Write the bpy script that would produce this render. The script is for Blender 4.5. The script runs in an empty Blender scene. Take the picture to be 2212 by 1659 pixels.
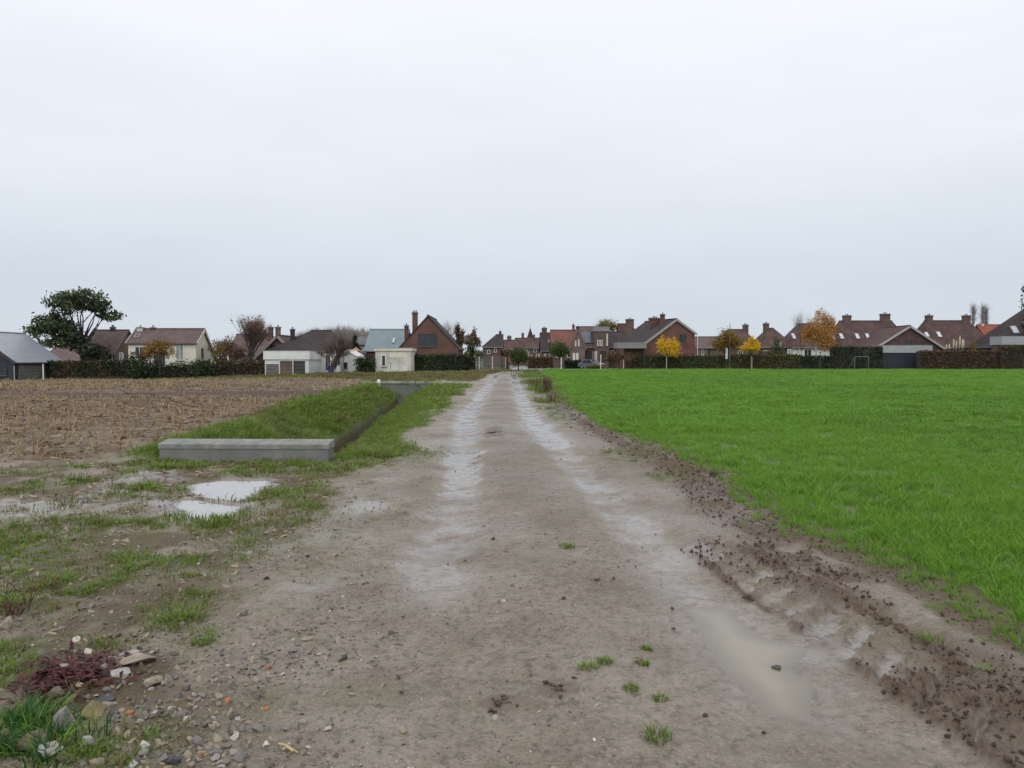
import bpy, bmesh, math, random
import numpy as np
from mathutils import Vector, Matrix
random.seed(7)
RNG = np.random.default_rng(11)
sc = bpy.context.scene
COL = sc.collection
R = math.radians

# ------------------------------------------------------------------ camera
FD, CX, CY, HOR = 1597.0, 1106.0, 829.5, 776.0     # photograph measured at 2212 x 1659
CAMH = 1.6
PITCH = math.atan((CY - HOR) / FD)
cam = bpy.data.cameras.new('camera')
cam.sensor_width = 36.0
cam.lens = FD / 2212.0 * 36.0
cam.clip_start, cam.clip_end = 0.05, 9000.0
camo = bpy.data.objects.new('camera', cam)
camo.location = (0, 0, CAMH)
camo.rotation_euler = (math.pi / 2 - PITCH, 0, 0)
COL.objects.link(camo)
sc.camera = camo

# ------------------------------------------------------------------ sky, sun, exposure
SUN_EL, SUN_ROT = R(48), R(200)
w = bpy.data.worlds.new('World')
sc.world = w
w.use_nodes = True
nt = w.node_tree
nt.nodes.clear()
def N(tree, typ, **kw):
    n = tree.nodes.new(typ)
    for k, v in kw.items():
        setattr(n, k, v)
    return n
wo = N(nt, 'ShaderNodeOutputWorld'); bg = N(nt, 'ShaderNodeBackground')
sky = N(nt, 'ShaderNodeTexSky', sky_type='NISHITA', sun_disc=False, sun_elevation=SUN_EL, sun_rotation=SUN_ROT)
tc = N(nt, 'ShaderNodeTexCoord'); sx = N(nt, 'ShaderNodeSeparateXYZ')
nt.links.new(tc.outputs['Generated'], sx.inputs[0])
# overcast deck: pale at the horizon, brighter towards the zenith, soft cloud mottling
ramp = N(nt, 'ShaderNodeValToRGB')
els = ramp.color_ramp.elements
els[0].position = 0.0; els[0].color = (.57, .625, .695, 1)
els[1].position = 1.0; els[1].color = (1.0, 1.01, 1.03, 1)
for p, c in ((.10, (.615, .67, .745)), (.24, (.76, .80, .865)), (.44, (.905, .93, .98))):
    e = els.new(p); e.color = (*c, 1)
mp = N(nt, 'ShaderNodeMapping'); mp.inputs['Scale'].default_value = (1.2, 1.2, 5.0)
nz = N(nt, 'ShaderNodeTexNoise'); nz.inputs['Scale'].default_value = 2.2; nz.inputs['Detail'].default_value = 4; nz.inputs['Roughness'].default_value = .5
nt.links.new(tc.outputs['Generated'], mp.inputs[0]); nt.links.new(mp.outputs[0], nz.inputs['Vector'])
mr = N(nt, 'ShaderNodeMapRange'); mr.inputs[1].default_value = .3; mr.inputs[2].default_value = .7; mr.inputs[3].default_value = .965; mr.inputs[4].default_value = 1.03
nt.links.new(nz.outputs['Fac'], mr.inputs[0])
nt.links.new(sx.outputs['Z'], ramp.inputs[0])
vm = N(nt, 'ShaderNodeVectorMath', operation='SCALE'); nt.links.new(ramp.outputs[0], vm.inputs[0]); nt.links.new(mr.outputs[0], vm.inputs[3])
vs = N(nt, 'ShaderNodeVectorMath', operation='SCALE'); vs.inputs[3].default_value = .08; nt.links.new(sky.outputs[0], vs.inputs[0])
mx = N(nt, 'ShaderNodeMixRGB'); mx.inputs[0].default_value = .93
nt.links.new(vs.outputs[0], mx.inputs[1]); nt.links.new(vm.outputs[0], mx.inputs[2])
nt.links.new(mx.outputs[0], bg.inputs[0]); bg.inputs[1].default_value = 1.0
nt.links.new(bg.outputs[0], wo.inputs[0])

sl = bpy.data.lights.new('sun', 'SUN'); sl.energy = 1.0; sl.angle = R(60); sl.color = (1.0, .985, .96)
so = bpy.data.objects.new('sun', sl); COL.objects.link(so)
so.rotation_euler = (math.pi / 2 - SUN_EL, 0, math.pi - SUN_ROT)
so.location = (-10, -20, 60)
sc.view_settings.view_transform = 'Standard'; sc.view_settings.look = 'None'
sc.view_settings.exposure = 0.16; sc.view_settings.gamma = 1.0; sc.view_settings.use_curve_mapping = False
sc.render.engine = 'CYCLES'
sc.cycles.filter_width = 1.5
sc.cycles.max_bounces = 6; sc.cycles.diffuse_bounces = 3; sc.cycles.glossy_bounces = 3; sc.cycles.transparent_max_bounces = 4
sc.cycles.use_denoising = True

# ------------------------------------------------------------------ helpers
def tag(o, label=None, cat=None, group=None, kind=None):
    if label: o['label'] = label
    if cat: o['category'] = cat
    if group: o['group'] = group
    if kind: o['kind'] = kind
    return o

def empty(name, loc, rz=0.0, label=None, cat=None, group=None):
    o = bpy.data.objects.new(name, None); COL.objects.link(o)
    o.empty_display_size = .3
    o.location = loc; o.rotation_euler = (0, 0, rz)
    return tag(o, label, cat, group)

def copy_tree(o, parent=None):
    c = o.copy(); COL.objects.link(c)
    if parent: c.parent = parent
    for ch in list(o.children): copy_tree(ch, c)
    return c

class MB:
    """collects verts and faces, links them as one mesh"""
    def __init__(s): s.v = []; s.f = []; s.m = []
    def add(s, vs, fs, m=0):
        b = len(s.v); s.v.extend(tuple(map(float, p)) for p in vs)
        for f in fs: s.f.append(tuple(b + i for i in f)); s.m.append(m)
        return s
    def box(s, x0, x1, y0, y1, z0, z1, m=0):
        v = [(x0,y0,z0),(x1,y0,z0),(x1,y1,z0),(x0,y1,z0),(x0,y0,z1),(x1,y0,z1),(x1,y1,z1),(x0,y1,z1)]
        return s.add(v, [(3,2,1,0),(4,5,6,7),(0,1,5,4),(1,2,6,5),(2,3,7,6),(3,0,4,7)], m)
    def obox(s, c, ax, ay, az, hx, hy, hz, m=0):
        c, ax, ay, az = map(Vector, (c, ax, ay, az)); v = []
        for sz in (-1, 1):
            for a, b in ((-1,-1),(1,-1),(1,1),(-1,1)):
                v.append(c + ax*hx*a + ay*hy*b + az*hz*sz)
        return s.add(v, [(3,2,1,0),(4,5,6,7),(0,1,5,4),(1,2,6,5),(2,3,7,6),(3,0,4,7)], m)
    def tube(s, pts, rad, n=6, m=0, cap=True):
        pts = [Vector(p) for p in pts]; vs = []; fs = []
        for i, p in enumerate(pts):
            d = (pts[min(i+1, len(pts)-1)] - pts[max(i-1, 0)])
            if d.length < 1e-9: d = Vector((0,0,1))
            d.normalize()
            a = d.orthogonal().normalized() if abs(d.z) < .95 else (Vector((1,0,0)) - d*d.x).normalized()
            b = d.cross(a)
            r = rad[i] if hasattr(rad, '__len__') else rad
            for k in range(n):
                t = 2*math.pi*k/n
                vs.append(p + a*(r*math.cos(t)) + b*(r*math.sin(t)))
        for i in range(len(pts)-1):
            for k in range(n):
                k2 = (k+1) % n
                fs.append((i*n+k, i*n+k2, (i+1)*n+k2, (i+1)*n+k))
        if cap:
            fs.append(tuple(range(n-1, -1, -1))); fs.append(tuple((len(pts)-1)*n+k for k in range(n)))
        return s.add(vs, fs, m)
    def build(s, name, mats, parent=None, smooth=False, loc=None):
        me = bpy.data.meshes.new(name)
        me.from_pydata(s.v, [], s.f)
        if not isinstance(mats, (list, tuple)): mats = [mats]
        for m in mats: me.materials.append(m)
        if len(mats) > 1: me.polygons.foreach_set('material_index', s.m)
        if smooth: me.polygons.foreach_set('use_smooth', [True]*len(s.f))
        me.update()
        o = bpy.data.objects.new(name, me); COL.objects.link(o)
        if parent: o.parent = parent
        if loc is not None: o.location = loc
        return o

def mesh_arrays(name, V, F, mats, midx=None, smooth=False):
    """V (n,3); F (m,k) with one k; fast"""
    me = bpy.data.meshes.new(name)
    V = np.asarray(V, np.float32); F = np.asarray(F, np.int32); m, k = F.shape
    me.vertices.add(len(V)); me.vertices.foreach_set('co', V.ravel())
    me.loops.add(m*k); me.loops.foreach_set('vertex_index', F.ravel())
    me.polygons.add(m); me.polygons.foreach_set('loop_start', np.arange(0, m*k, k, dtype=np.int32))
    try: me.polygons.foreach_set('loop_total', np.full(m, k, np.int32))
    except Exception: pass
    if not isinstance(mats, (list, tuple)): mats = [mats]
    for a in mats: me.materials.append(a)
    if midx is not None: me.polygons.foreach_set('material_index', np.asarray(midx, np.int32))
    if smooth: me.polygons.foreach_set('use_smooth', np.ones(m, bool))
    me.update(calc_edges=True); me.validate()
    return me

def link_mesh(name, me, parent=None):
    o = bpy.data.objects.new(name, me); COL.objects.link(o)
    if parent: o.parent = parent
    return o

# photo pixel (2212 wide view) -> ground point, and photo pixel (4096 wide) at a depth -> world
def G(px, py, z=0.0):
    a = (px - CX)/FD; b = -(py - CY)/FD
    dx = a; dy = math.cos(PITCH) + b*math.sin(PITCH); dz = -math.sin(PITCH) + b*math.cos(PITCH)
    t = (z - CAMH)/dz
    return dx*t, dy*t
F4 = 2957.0
def X(px, Y): return (px - 2048.0)/F4*Y
def Z(py, Y): return CAMH + (1437.0 - py)/F4*Y

# ------------------------------------------------------------------ materials
MATS = {}
def mat(name, col, rough=.8, var=.12, scale=3.0, bump=0.0, bscale=30.0, metal=0.0, spec=.5, col2=None, stretch=None):
    if name in MATS: return MATS[name]
    m = bpy.data.materials.new(name); m.use_nodes = True
    t = m.node_tree; p = t.nodes['Principled BSDF']
    p.inputs['Roughness'].default_value = rough; p.inputs['Metallic'].default_value = metal
    p.inputs['Specular IOR Level'].default_value = spec
    co = N(t, 'ShaderNodeTexCoord')
    src = co.outputs['Object']
    if stretch:
        mpn = N(t, 'ShaderNodeMapping'); mpn.inputs['Scale'].default_value = stretch
        t.links.new(src, mpn.inputs[0]); src = mpn.outputs[0]
    n = N(t, 'ShaderNodeTexNoise'); n.inputs['Scale'].default_value = scale; n.inputs['Detail'].default_value = 6; n.inputs['Roughness'].default_value = .65
    t.links.new(src, n.inputs['Vector'])
    mxn = N(t, 'ShaderNodeMixRGB')
    c2 = col2 or tuple(min(1, c*(1+2.2*var)) for c in col)
    c1 = tuple(c*(1-2.0*var) for c in col) if not col2 else col
    mrn = N(t, 'ShaderNodeMapRange'); mrn.inputs[1].default_value = .3; mrn.inputs[2].default_value = .7
    t.links.new(n.outputs['Fac'], mrn.inputs[0]); t.links.new(mrn.outputs[0], mxn.inputs[0])
    mxn.inputs[1].default_value = (*c1, 1); mxn.inputs[2].default_value = (*c2, 1)
    t.links.new(mxn.outputs[0], p.inputs['Base Color'])
    if bump:
        n2 = N(t, 'ShaderNodeTexNoise'); n2.inputs['Scale'].default_value = bscale; n2.inputs['Detail'].default_value = 5
        t.links.new(src, n2.inputs['Vector'])
        b = N(t, 'ShaderNodeBump'); b.inputs['Strength'].default_value = bump; b.inputs['Distance'].default_value = .02
        t.links.new(n2.outputs['Fac'], b.inputs['Height']); t.links.new(b.outputs[0], p.inputs['Normal'])
    MATS[name] = m
    return m

def brickmat(name, c1, c2, mortar, bw=.22):
    if name in MATS: return MATS[name]
    m = bpy.data.materials.new(name); m.use_nodes = True
    t = m.node_tree; p = t.nodes['Principled BSDF']; p.inputs['Roughness'].default_value = .85
    co = N(t, 'ShaderNodeTexCoord'); sp = N(t, 'ShaderNodeSeparateXYZ'); ad = N(t, 'ShaderNodeMath', operation='ADD'); cb = N(t, 'ShaderNodeCombineXYZ')
    t.links.new(co.outputs['Object'], sp.inputs[0]); t.links.new(sp.outputs[0], ad.inputs[0]); t.links.new(sp.outputs[1], ad.inputs[1])
    t.links.new(ad.outputs[0], cb.inputs[0]); t.links.new(sp.outputs[2], cb.inputs[1])
    b = N(t, 'ShaderNodeTexBrick'); b.inputs['Scale'].default_value = 1; b.inputs['Brick Width'].default_value = bw; b.inputs['Row Height'].default_value = .075; b.inputs['Mortar Size'].default_value = .006
    b.inputs['Color1'].default_value = (*c1, 1); b.inputs['Color2'].default_value = (*c2, 1); b.inputs['Mortar'].default_value = (*mortar, 1)
    t.links.new(cb.outputs[0], b.inputs['Vector'])
    n = N(t, 'ShaderNodeTexNoise'); n.inputs['Scale'].default_value = .9; n.inputs['Detail'].default_value = 6
    t.links.new(co.outputs['Object'], n.inputs['Vector'])
    mrn = N(t, 'ShaderNodeMapRange'); mrn.inputs[1].default_value = .3; mrn.inputs[2].default_value = .7; mrn.inputs[3].default_value = .7; mrn.inputs[4].default_value = 1.2
    t.links.new(n.outputs['Fac'], mrn.inputs[0])
    v = N(t, 'ShaderNodeVectorMath', operation='SCALE'); t.links.new(b.outputs['Color'], v.inputs[0]); t.links.new(mrn.outputs[0], v.inputs[3])
    t.links.new(v.outputs[0], p.inputs['Base Color'])
    MATS[name] = m
    return m

def tilemat(name, c1, c2, rough=.8):
    """small clay tiles: courses as fine relief, colour varying tile by tile"""
    if name in MATS: return MATS[name]
    m = bpy.data.materials.new(name); m.use_nodes = True
    t = m.node_tree; p = t.nodes['Principled BSDF']; p.inputs['Roughness'].default_value = rough; p.inputs['Specular IOR Level'].default_value = .2
    co = N(t, 'ShaderNodeTexCoord')
    vo = N(t, 'ShaderNodeTexVoronoi'); vo.inputs['Scale'].default_value = 3.2; t.links.new(co.outputs['Object'], vo.inputs['Vector'])
    n = N(t, 'ShaderNodeTexNoise'); n.inputs['Scale'].default_value = .7; n.inputs['Detail'].default_value = 6; t.links.new(co.outputs['Object'], n.inputs['Vector'])
    sp = N(t, 'ShaderNodeSeparateColor'); t.links.new(vo.outputs['Color'], sp.inputs[0])
    ad = N(t, 'ShaderNodeMath', operation='MULTIPLY_ADD'); ad.inputs[1].default_value = .5; t.links.new(sp.outputs[0], ad.inputs[0]); 
    sb = N(t, 'ShaderNodeMath', operation='MULTIPLY_ADD'); sb.inputs[1].default_value = 1.6; sb.inputs[2].default_value = -.55; t.links.new(n.outputs['Fac'], sb.inputs[0])
    t.links.new(sb.outputs[0], ad.inputs[2])
    mxn = N(t, 'ShaderNodeMixRGB'); mxn.inputs[1].default_value = (*c1, 1); mxn.inputs[2].default_value = (*c2, 1); t.links.new(ad.outputs[0], mxn.inputs[0])
    t.links.new(mxn.outputs[0], p.inputs['Base Color'])
    wv = N(t, 'ShaderNodeTexWave', bands_direction='Z'); wv.inputs['Scale'].default_value = 2.2; t.links.new(co.outputs['Object'], wv.inputs['Vector'])
    b = N(t, 'ShaderNodeBump'); b.inputs['Strength'].default_value = .5; b.inputs['Distance'].default_value = .03
    t.links.new(wv.outputs['Fac'], b.inputs['Height']); t.links.new(b.outputs[0], p.inputs['Normal'])
    MATS[name] = m
    return m

def leafmat(name, c1, c2, transl=.3, rough=.6, inst=False):
    """each leaf (mesh island) or each instanced tuft takes its own tone between c1 and c2"""
    if name in MATS: return MATS[name]
    m = bpy.data.materials.new(name); m.use_nodes = True
    t = m.node_tree; t.nodes.clear()
    out = N(t, 'ShaderNodeOutputMaterial')
    ge = N(t, 'ShaderNodeNewGeometry'); rnd = ge.outputs['Random Per Island']
    if inst:
        oi = N(t, 'ShaderNodeObjectInfo'); a = N(t, 'ShaderNodeMath', operation='MULTIPLY_ADD'); a.inputs[1].default_value = .45
        b = N(t, 'ShaderNodeMath', operation='MULTIPLY'); b.inputs[1].default_value = .55
        t.links.new(oi.outputs['Random'], b.inputs[0]); t.links.new(rnd, a.inputs[0]); t.links.new(b.outputs[0], a.inputs[2]); rnd = a.outputs[0]
    mxn = N(t, 'ShaderNodeMixRGB'); mxn.inputs[1].default_value = (*c1, 1); mxn.inputs[2].default_value = (*c2, 1); t.links.new(rnd, mxn.inputs[0])
    p = N(t, 'ShaderNodeBsdfPrincipled'); p.inputs['Roughness'].default_value = rough; p.inputs['Specular IOR Level'].default_value = .35
    tr = N(t, 'ShaderNodeBsdfTranslucent'); ms = N(t, 'ShaderNodeMixShader'); ms.inputs[0].default_value = transl
    t.links.new(mxn.outputs[0], p.inputs['Base Color']); t.links.new(mxn.outputs[0], tr.inputs[0])
    t.links.new(p.outputs[0], ms.inputs[1]); t.links.new(tr.outputs[0], ms.inputs[2]); t.links.new(ms.outputs[0], out.inputs[0])
    MATS[name] = m
    return m

GLASS = mat('window_glass', (.03, .035, .04), .08, .2, .8)
GLASSP = mat('curtained_glass', (.32, .34, .35), .15, .2, .8)
WHITEP = mat('white_paint', (.72, .72, .69), .5, .04, 2)
DARKF = mat('dark_frame', (.035, .032, .03), .5, .1)
SKYL = mat('sky_toned_roof_glass', (.55, .60, .66), .1, .05, 1, spec=.8)  # pale base colour imitates the sky reflected in the panes
ZINC = mat('zinc', (.30, .31, .33), .45, .08, 3)
LEAD = mat('chimney_cap', (.16, .155, .15), .8, .1)
# ------------------------------------------------------------------ noise + terrain
def _h(i, j, s):
    n = (i*374761393 + j*668265263 + s*974711 + 1013904223) & 0xffffffff
    n = ((n ^ (n >> 13)) * 1274126177) & 0xffffffff
    n = ((n ^ (n >> 15)) * 2246822519) & 0xffffffff
    return ((n ^ (n >> 16)) & 0xffff)/32767.5 - 1.0
def vnoise(x, y, s):
    xi = np.floor(x); yi = np.floor(y); fx = x - xi; fy = y - yi
    xi = xi.astype(np.int64); yi = yi.astype(np.int64)
    fx = fx*fx*(3-2*fx); fy = fy*fy*(3-2*fy)
    a = _h(xi, yi, s); b = _h(xi+1, yi, s); c = _h(xi, yi+1, s); d = _h(xi+1, yi+1, s)
    return (a*(1-fx)+b*fx)*(1-fy) + (c*(1-fx)+d*fx)*fy
def fbm(x, y, scale, octv, s):
    t = 0; a = .5; f = 1.0/scale; n = 0
    for k in range(octv):
        t = t + a*vnoise(x*f + 17.3*k, y*f - 9.1*k, s + 31*k); n += a; a *= .55; f *= 2.03
    return t/n*1.3
def ss(v, a, b):
    t = np.clip((v-a)/(b-a), 0, 1); return t*t*(3-2*t)
def itp(y, ks):
    k = sorted(ks); return np.interp(y, [a for a, _ in k], [b for _, b in k])
def drop(x, y): return -.75*ss(-x, 5., 45.)*ss(y, 25., 85.)
def xc(y): return itp(y, [(-10, .5), (3, .45), (5.4, .34), (9, .2), (12, .03), (20.6, -.4), (47, -.6), (75, -.7), (97, .5)])
def xB(y): return itp(y, [(-10, 3.0), (3, 2.95), (4.1, 2.68), (5, 2.72), (5.9, 2.6), (7, 2.35), (8.4, 2.39), (10, 2.73), (13.2, 2.42), (20.6, 1.9), (30, 2.0), (47, 2.5), (88, 3.2), (113, 4.6)])
def xL(y): return itp(y, [(-10, -1.3), (3, -1.25), (5.4, -1.9), (8, -2.1), (12, -2.1), (20, -2.0), (47, -2.9), (75, -2.8), (97, -1.2)])
def xd(y): return -4.4 - .074*(y-12)
def hw(y): return itp(y, [(11, 1.35), (14, 1.7), (20, 1.95), (34, 1.9), (47, 1.6)])
def xS(y): return itp(y, [(9, -7.5), (11.9, -6.4), (14, -6.6), (20, -7.2), (34, -8.2), (47, -9.2), (60, -12), (72, -20), (90, -44)])
def xT(y): return itp(y, [(-10, 2.3), (2.5, 2.17), (3.0, 2.13), (3.3, 2.09), (3.85, 2.03), (4.44, 1.98), (5, 1.92), (6.5, 1.66), (9, 1.3)])
DY0, DY1 = 11.87, 46.9

def gpoly(pts): return np.array([G(*p) for p in pts])
PUD = {
 'muddy_left_main': gpoly([(408,1047),(470,1036),(580,1035),(588,1046),(545,1070),(520,1083),(470,1078),(415,1066)]),
 'muddy_left_second': gpoly([(392,1080),(430,1080),(470,1084),(530,1092),(515,1116),(450,1124),(418,1106),(380,1094)]),
 'track_front': gpoly([(1465,1302),(1590,1310),(1660,1368),(1790,1396),(1735,1440),(1780,1480),(1785,1580),(1640,1550),(1535,1440)]),
}
def poly_in(x, y, P):
    """signed distance-like value: positive inside, metres"""
    d2 = np.full(x.shape, 1e9); ins = np.zeros(x.shape, bool)
    n = len(P)
    for i in range(n):
        ax, ay = P[i]; bx, by = P[(i+1) % n]
        ex, ey = bx-ax, by-ay
        t = np.clip(((x-ax)*ex + (y-ay)*ey)/(ex*ex+ey*ey), 0, 1)
        d2 = np.minimum(d2, (x-ax-t*ex)**2 + (y-ay-t*ey)**2)
        c = ((ay > y) != (by > y))
        ins ^= c & (x < (bx-ax)*(y-ay)/((by-ay) if abs(by-ay) > 1e-9 else 1e-9) + ax)
    d = np.sqrt(d2)
    return np.where(ins, d, -d)

GRASS_BLOBS = [(60,1052,110,22,.7),(150,1050,40,18,1),(120,1165,230,45,.75),(90,1275,150,50,1.),(40,1240,90,40,.8),(300,1310,160,35,.6),(375,1322,80,40,.95),
 (55,1385,120,25,.9),(40,1575,85,60,1.5),(30,1450,60,30,1),(170,1490,40,30,.5),(290,1600,60,35,.7),(240,1380,90,30,.7),(730,990,170,26,1.1),(560,1000,90,14,.8),(400,1003,110,10,.9),
 (480,1130,60,14,.8),(520,1150,110,24,.55),(640,1140,120,45,.45),(710,1165,30,18,.6),(440,1385,50,30,.6),(640,1060,70,16,.5),(230,1160,120,30,.45),(520,1215,40,25,.5),(200,1225,120,40,.5),(150,1630,60,40,.9),
 (1360,985,70,18,.8),(1440,1030,60,14,.8),(1290,880,50,20,.6),(1225,855,30,25,1),(1180,835,25,14,1)]
WET_BLOBS = [(70,1098,130,22,1.),(270,1040,120,16,.8),(440,1100,110,26,.9),(300,1075,120,22,.6),(690,1255,70,18,.7),(800,1100,50,14,.6),(560,1180,60,20,.4),(1440,1195,90,20,.8),(1005,1015,34,45,1.1),(1430,1195,70,16,1.),
 (230,1110,110,14,.6),(640,1260,40,14,.6),(940,1180,60,50,.5),(1700,1340,160,60,.5)]
SOIL_BLOBS = [(1065,935,18,8,.6),(1700,1195,70,22,.9),(1660,1150,50,18,.8),(1500,1020,50,16,1),(1085,1527,30,16,.5),(1205,1500,34,14,.45),(1130,1535,44,14,.35),(1075,1420,25,25,.4),(1850,1240,80,20,.7),(2100,1480,110,40,.7),(130,1460,80,30,.6),(400,1520,80,50,.4)]
def blobs(x, y, L, jit):
    t = np.zeros(x.shape)
    for px, py, rx, ry, s in L:
        cx_, cy_ = G(px, py); ya = G(px, py-ry)[1]; yb = G(px, py+ry)[1]
        sx_ = rx/FD*cy_; sy_ = max((ya-yb)/2, .05)
        q = ((x-cx_)/sx_)**2 + ((y-cy_)/sy_)**2
        t = np.maximum(t, s*ss(1.25 - q*.6 + jit, 0.0, 1.1))
    return t

def terrain(x, y):
    x = np.asarray(x, float); y = np.asarray(y, float)
    n1 = fbm(x, y, 2.6, 3, 1); n2 = fbm(x, y, .55, 3, 2); n3 = fbm(x, y, .13, 3, 3)*(1-ss(y, 20, 50)); n0 = fbm(x, y, 14., 3, 4)
    c = xc(y); dx = x - c; D = drop(x, y)
    xb = xB(y) + .13*n2 + .12*n1*ss(y, 2, 8)
    far = ss(y, 94, 97)
    wheat = ss(x - xb, -.03, .10)*(1-ss(y, 112.5, 113.5))
    xl = xL(y) + .35*n1 + .15*n2
    track = ss(x - xl, -.25, .25)*(1-ss(x-xb, -.05, .05))*(1-far)
    lip = np.exp(-((x-xb+.22)/.27)**2)*ss(y, 6.5, 9)*(1-ss(y, 45, 70))
    rut = np.exp(-((np.abs(dx)-.87)/(.29+.05*n1))**4)*(1-far)
    trench = 0
    ddx = x - xd(y); hwy = hw(y)*np.where(ddx > 0, 1 + .22*ss(y, 12.2, 14.5), 1.0)
    inD = ss(y, DY0-.02, DY0)*(1-ss(y, DY1, DY1+.05))
    prof = np.clip((np.abs(ddx)-.10)/(hwy-.10), 0, 1)
    prof = prof**1.15
    zd = -1.0*(1-prof) - .45*np.exp(-(ddx/.30)**4)
    ditch = inD*(np.abs(ddx) < hwy)
    bank = inD*ss(hwy+.45+.3*n1-np.abs(ddx), 0, .35)
    xs = xS(y) + .5*n1
    stub = ss(xs - x, -.2, .3)*ss(y + .25*(x+7), 10.9+.4*0, 11.8+.3*0)*(1-ss(y + 3*n0, 86, 90))
    stub = stub*(1-ditch)
    pad = ss(y, 46.9, 47.6)*(1-ss(y, 52, 55))*ss(x, -10.5, -9)*(1-stub)
    rough = (1-track)*(1-wheat)*(1-stub)*(1-ss(y, 11.2, 12.2))*ss(.5 - x, -.5, .5)
    fargrass = (1-track)*(1-wheat)*(1-stub)*ss(y, 46.9, 49)*ss(97-y, -1, 0)*(1-.8*pad)
    leftverge = (1-track)*(1-wheat)*(1-stub)*ss(y, 11.3, 12.5)*(1-ss(y, 46.9, 48))*(x < 0)
    garden = np.maximum(np.maximum(ss(y, 96, 98)*(x < 6), ss(y, 113.2, 114)), ss(y, 88, 91)*(x < -14)*(1-stub))
    jit = .55*n2 + .35*n1
    gb = np.maximum(blobs(x, y, GRASS_BLOBS, jit), .42*ss(fbm(x, y, .38, 3, 71), .12, .5)*ss(xL(y)+1.5-x, 0, .5)*(y < 11))
    grass = np.clip(rough*np.clip(.30 + .7*fbm(x, y, .7, 3, 9), 0, .62)*ss(-x, .6, 2.2) + gb*(1-wheat)*(1-.5*rut), 0, 1.2)
    rv = (1-wheat)*ss(x-c, 1.25, 1.6)*ss(y, 11, 24)*(1-lip*.8)*(1-far)
    grass = np.maximum(grass, np.maximum(leftverge*(.55+.5*n1)*ss(xl-x, -.2, .6), rv*np.clip(.5+.9*n1, 0, 1)))
    grass = np.maximum(grass, bank*np.clip(.95+.25*n2, 0, 1))
    grass = np.maximum(grass, fargrass*np.clip(.5+.5*n0+.3*n1, .1, 1))
    grass = np.maximum(grass, garden*np.clip(.8+.3*n1, 0, 1))
    grass = np.maximum(grass, track*.30*np.exp(-(dx/.33)**2)*ss(y, 5, 9)*(1-ss(y, 24, 30))*ss(n2+n1, -.1, .7))
    wb = blobs(x, y, WET_BLOBS, jit)
    wet = np.clip(track*.36*np.clip(.6+n1+n2, 0, 1.5) + rough*.3*np.clip(.3+n1, 0, 1) + rut*ss(y, 3.5, 7.5)*np.clip(.80+.35*n1+.55*n2+.35*n3, 0, 1.1) + wb*(.8+.5*n2+.4*n3), 0, 1)
    sb = blobs(x, y, SOIL_BLOBS, jit*1.7 + .7*n3)
    xt = xT(y); tx = (x - xt)/.27
    tread = np.exp(-tx**8)*ss(y, 1.5, 2.2)*(1-ss(y, 5.2, 6.4))
    n4 = fbm(x, y, .055, 3, 8)*(1-ss(y, 8, 14))
    ph = ((y - 1.05*(x-xt) + .035*n2 + .02*n3)/.31) % 1.0
    sid = np.floor((y - 1.05*(x-xt) + .035*n2 + .02*n3)/.31); sh = .5+.5*_h(sid.astype(np.int64), sid.astype(np.int64)*0+3, 5)
    lug = np.maximum(ss(np.abs(ph-.5) + .09*n3 + .05*n2, .10+.14*sh, .17+.15*sh), ss(tx + .25*n2, .1+.6*sh, .35+.6*sh))
    lug = 1-(1-lug)*np.clip(.6+.7*sh, 0, 1)          # 0 in the slot pressed by a lug, 1 between
    edge = np.exp(-((np.abs(tx)-1.02+.15*n2)/.16)**2)*ss(y, 1.5, 2.2)*(1-ss(y, 5.6, 6.6))*(x < xt+.6)
    churn = np.exp(-((x-xt-.14)/.40)**4)*(1-ss(y, 5.6, 7.5))
    groove = np.exp(-((x-itp(y, [(3.6, 2.62), (4.4, 2.42), (5.9, 1.98), (6.6, 1.8)]))/.05)**2)*ss(y, 3.4, 3.9)*(1-ss(y, 6.2, 6.8))
    strip_ = track*ss(y, 5, 12)*(.42*np.exp(-(dx/.42)**4) + .3*ss(dx, 1.2, 1.5))*np.clip(.7+.8*n2, 0, 1.3)
    soil = np.clip(strip_ + rough*.9*ss(fbm(x, y, .6, 3, 61), -.05, .4) + lip*(1.05+.5*n2) + sb + churn*np.clip(.62+.6*n2+.5*n3, 0, 1) + edge*1.1 + (1-wheat)*ss(x-xb, -.55, -.2)*(1-ss(y, 8, 11))*np.clip(.4+.7*n2, 0, 1), 0, 1)*(1-tread*(1-lug)*.9)
    drain_shade = inD*np.exp(-((ddx+.05*n1)/.38)**4); grass = grass*(1-drain_shade); soil = np.maximum(soil, drain_shade); wet = wet*(1-drain_shade)  # shade of the steep drain trench put into the colour as dark soil
    wet = np.clip(wet + tread*(1-lug)*.95 + churn*.06, 0, 1)
    band = ss(y + 1.2*n1 + .06*(x+8), 29.5, 31.5)*(1-ss(y + 1.5*n1, 36, 39))*stub
    # heights
    z = D + .05*n0*ss(y, 8, 20)*(1-garden)
    z = z + track*(.013*n2 + .010*n3 + .03*np.exp(-(dx/.45)**2) - .045*rut*ss(y, 2, 7) + .012*n1)
    z = z + rough*(.035*n1 + .03*n2 + .016*n3)
    z = z + stub*(.04*n2 + .02*n3 + .035*np.sin((y*.97 - x*.24)/.75*2*math.pi)*(1-ss(y, 22, 45)))
    z = z + wheat*(.02*n2 + .012*n3 + .03*ss(x-xb, 0, .5))
    z = z + lip*(.06 + .06*n2 + .03*n3) + sb*(.004+.008*n2+.018*n3) + churn*(.006*n2+.012*n3)*(1-.9*tread*(1-lug)) + edge*(.016+.022*n2+.026*n3+.02*n4) + churn*.026*np.abs(n4)*(1-.9*tread*(1-lug))
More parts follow.
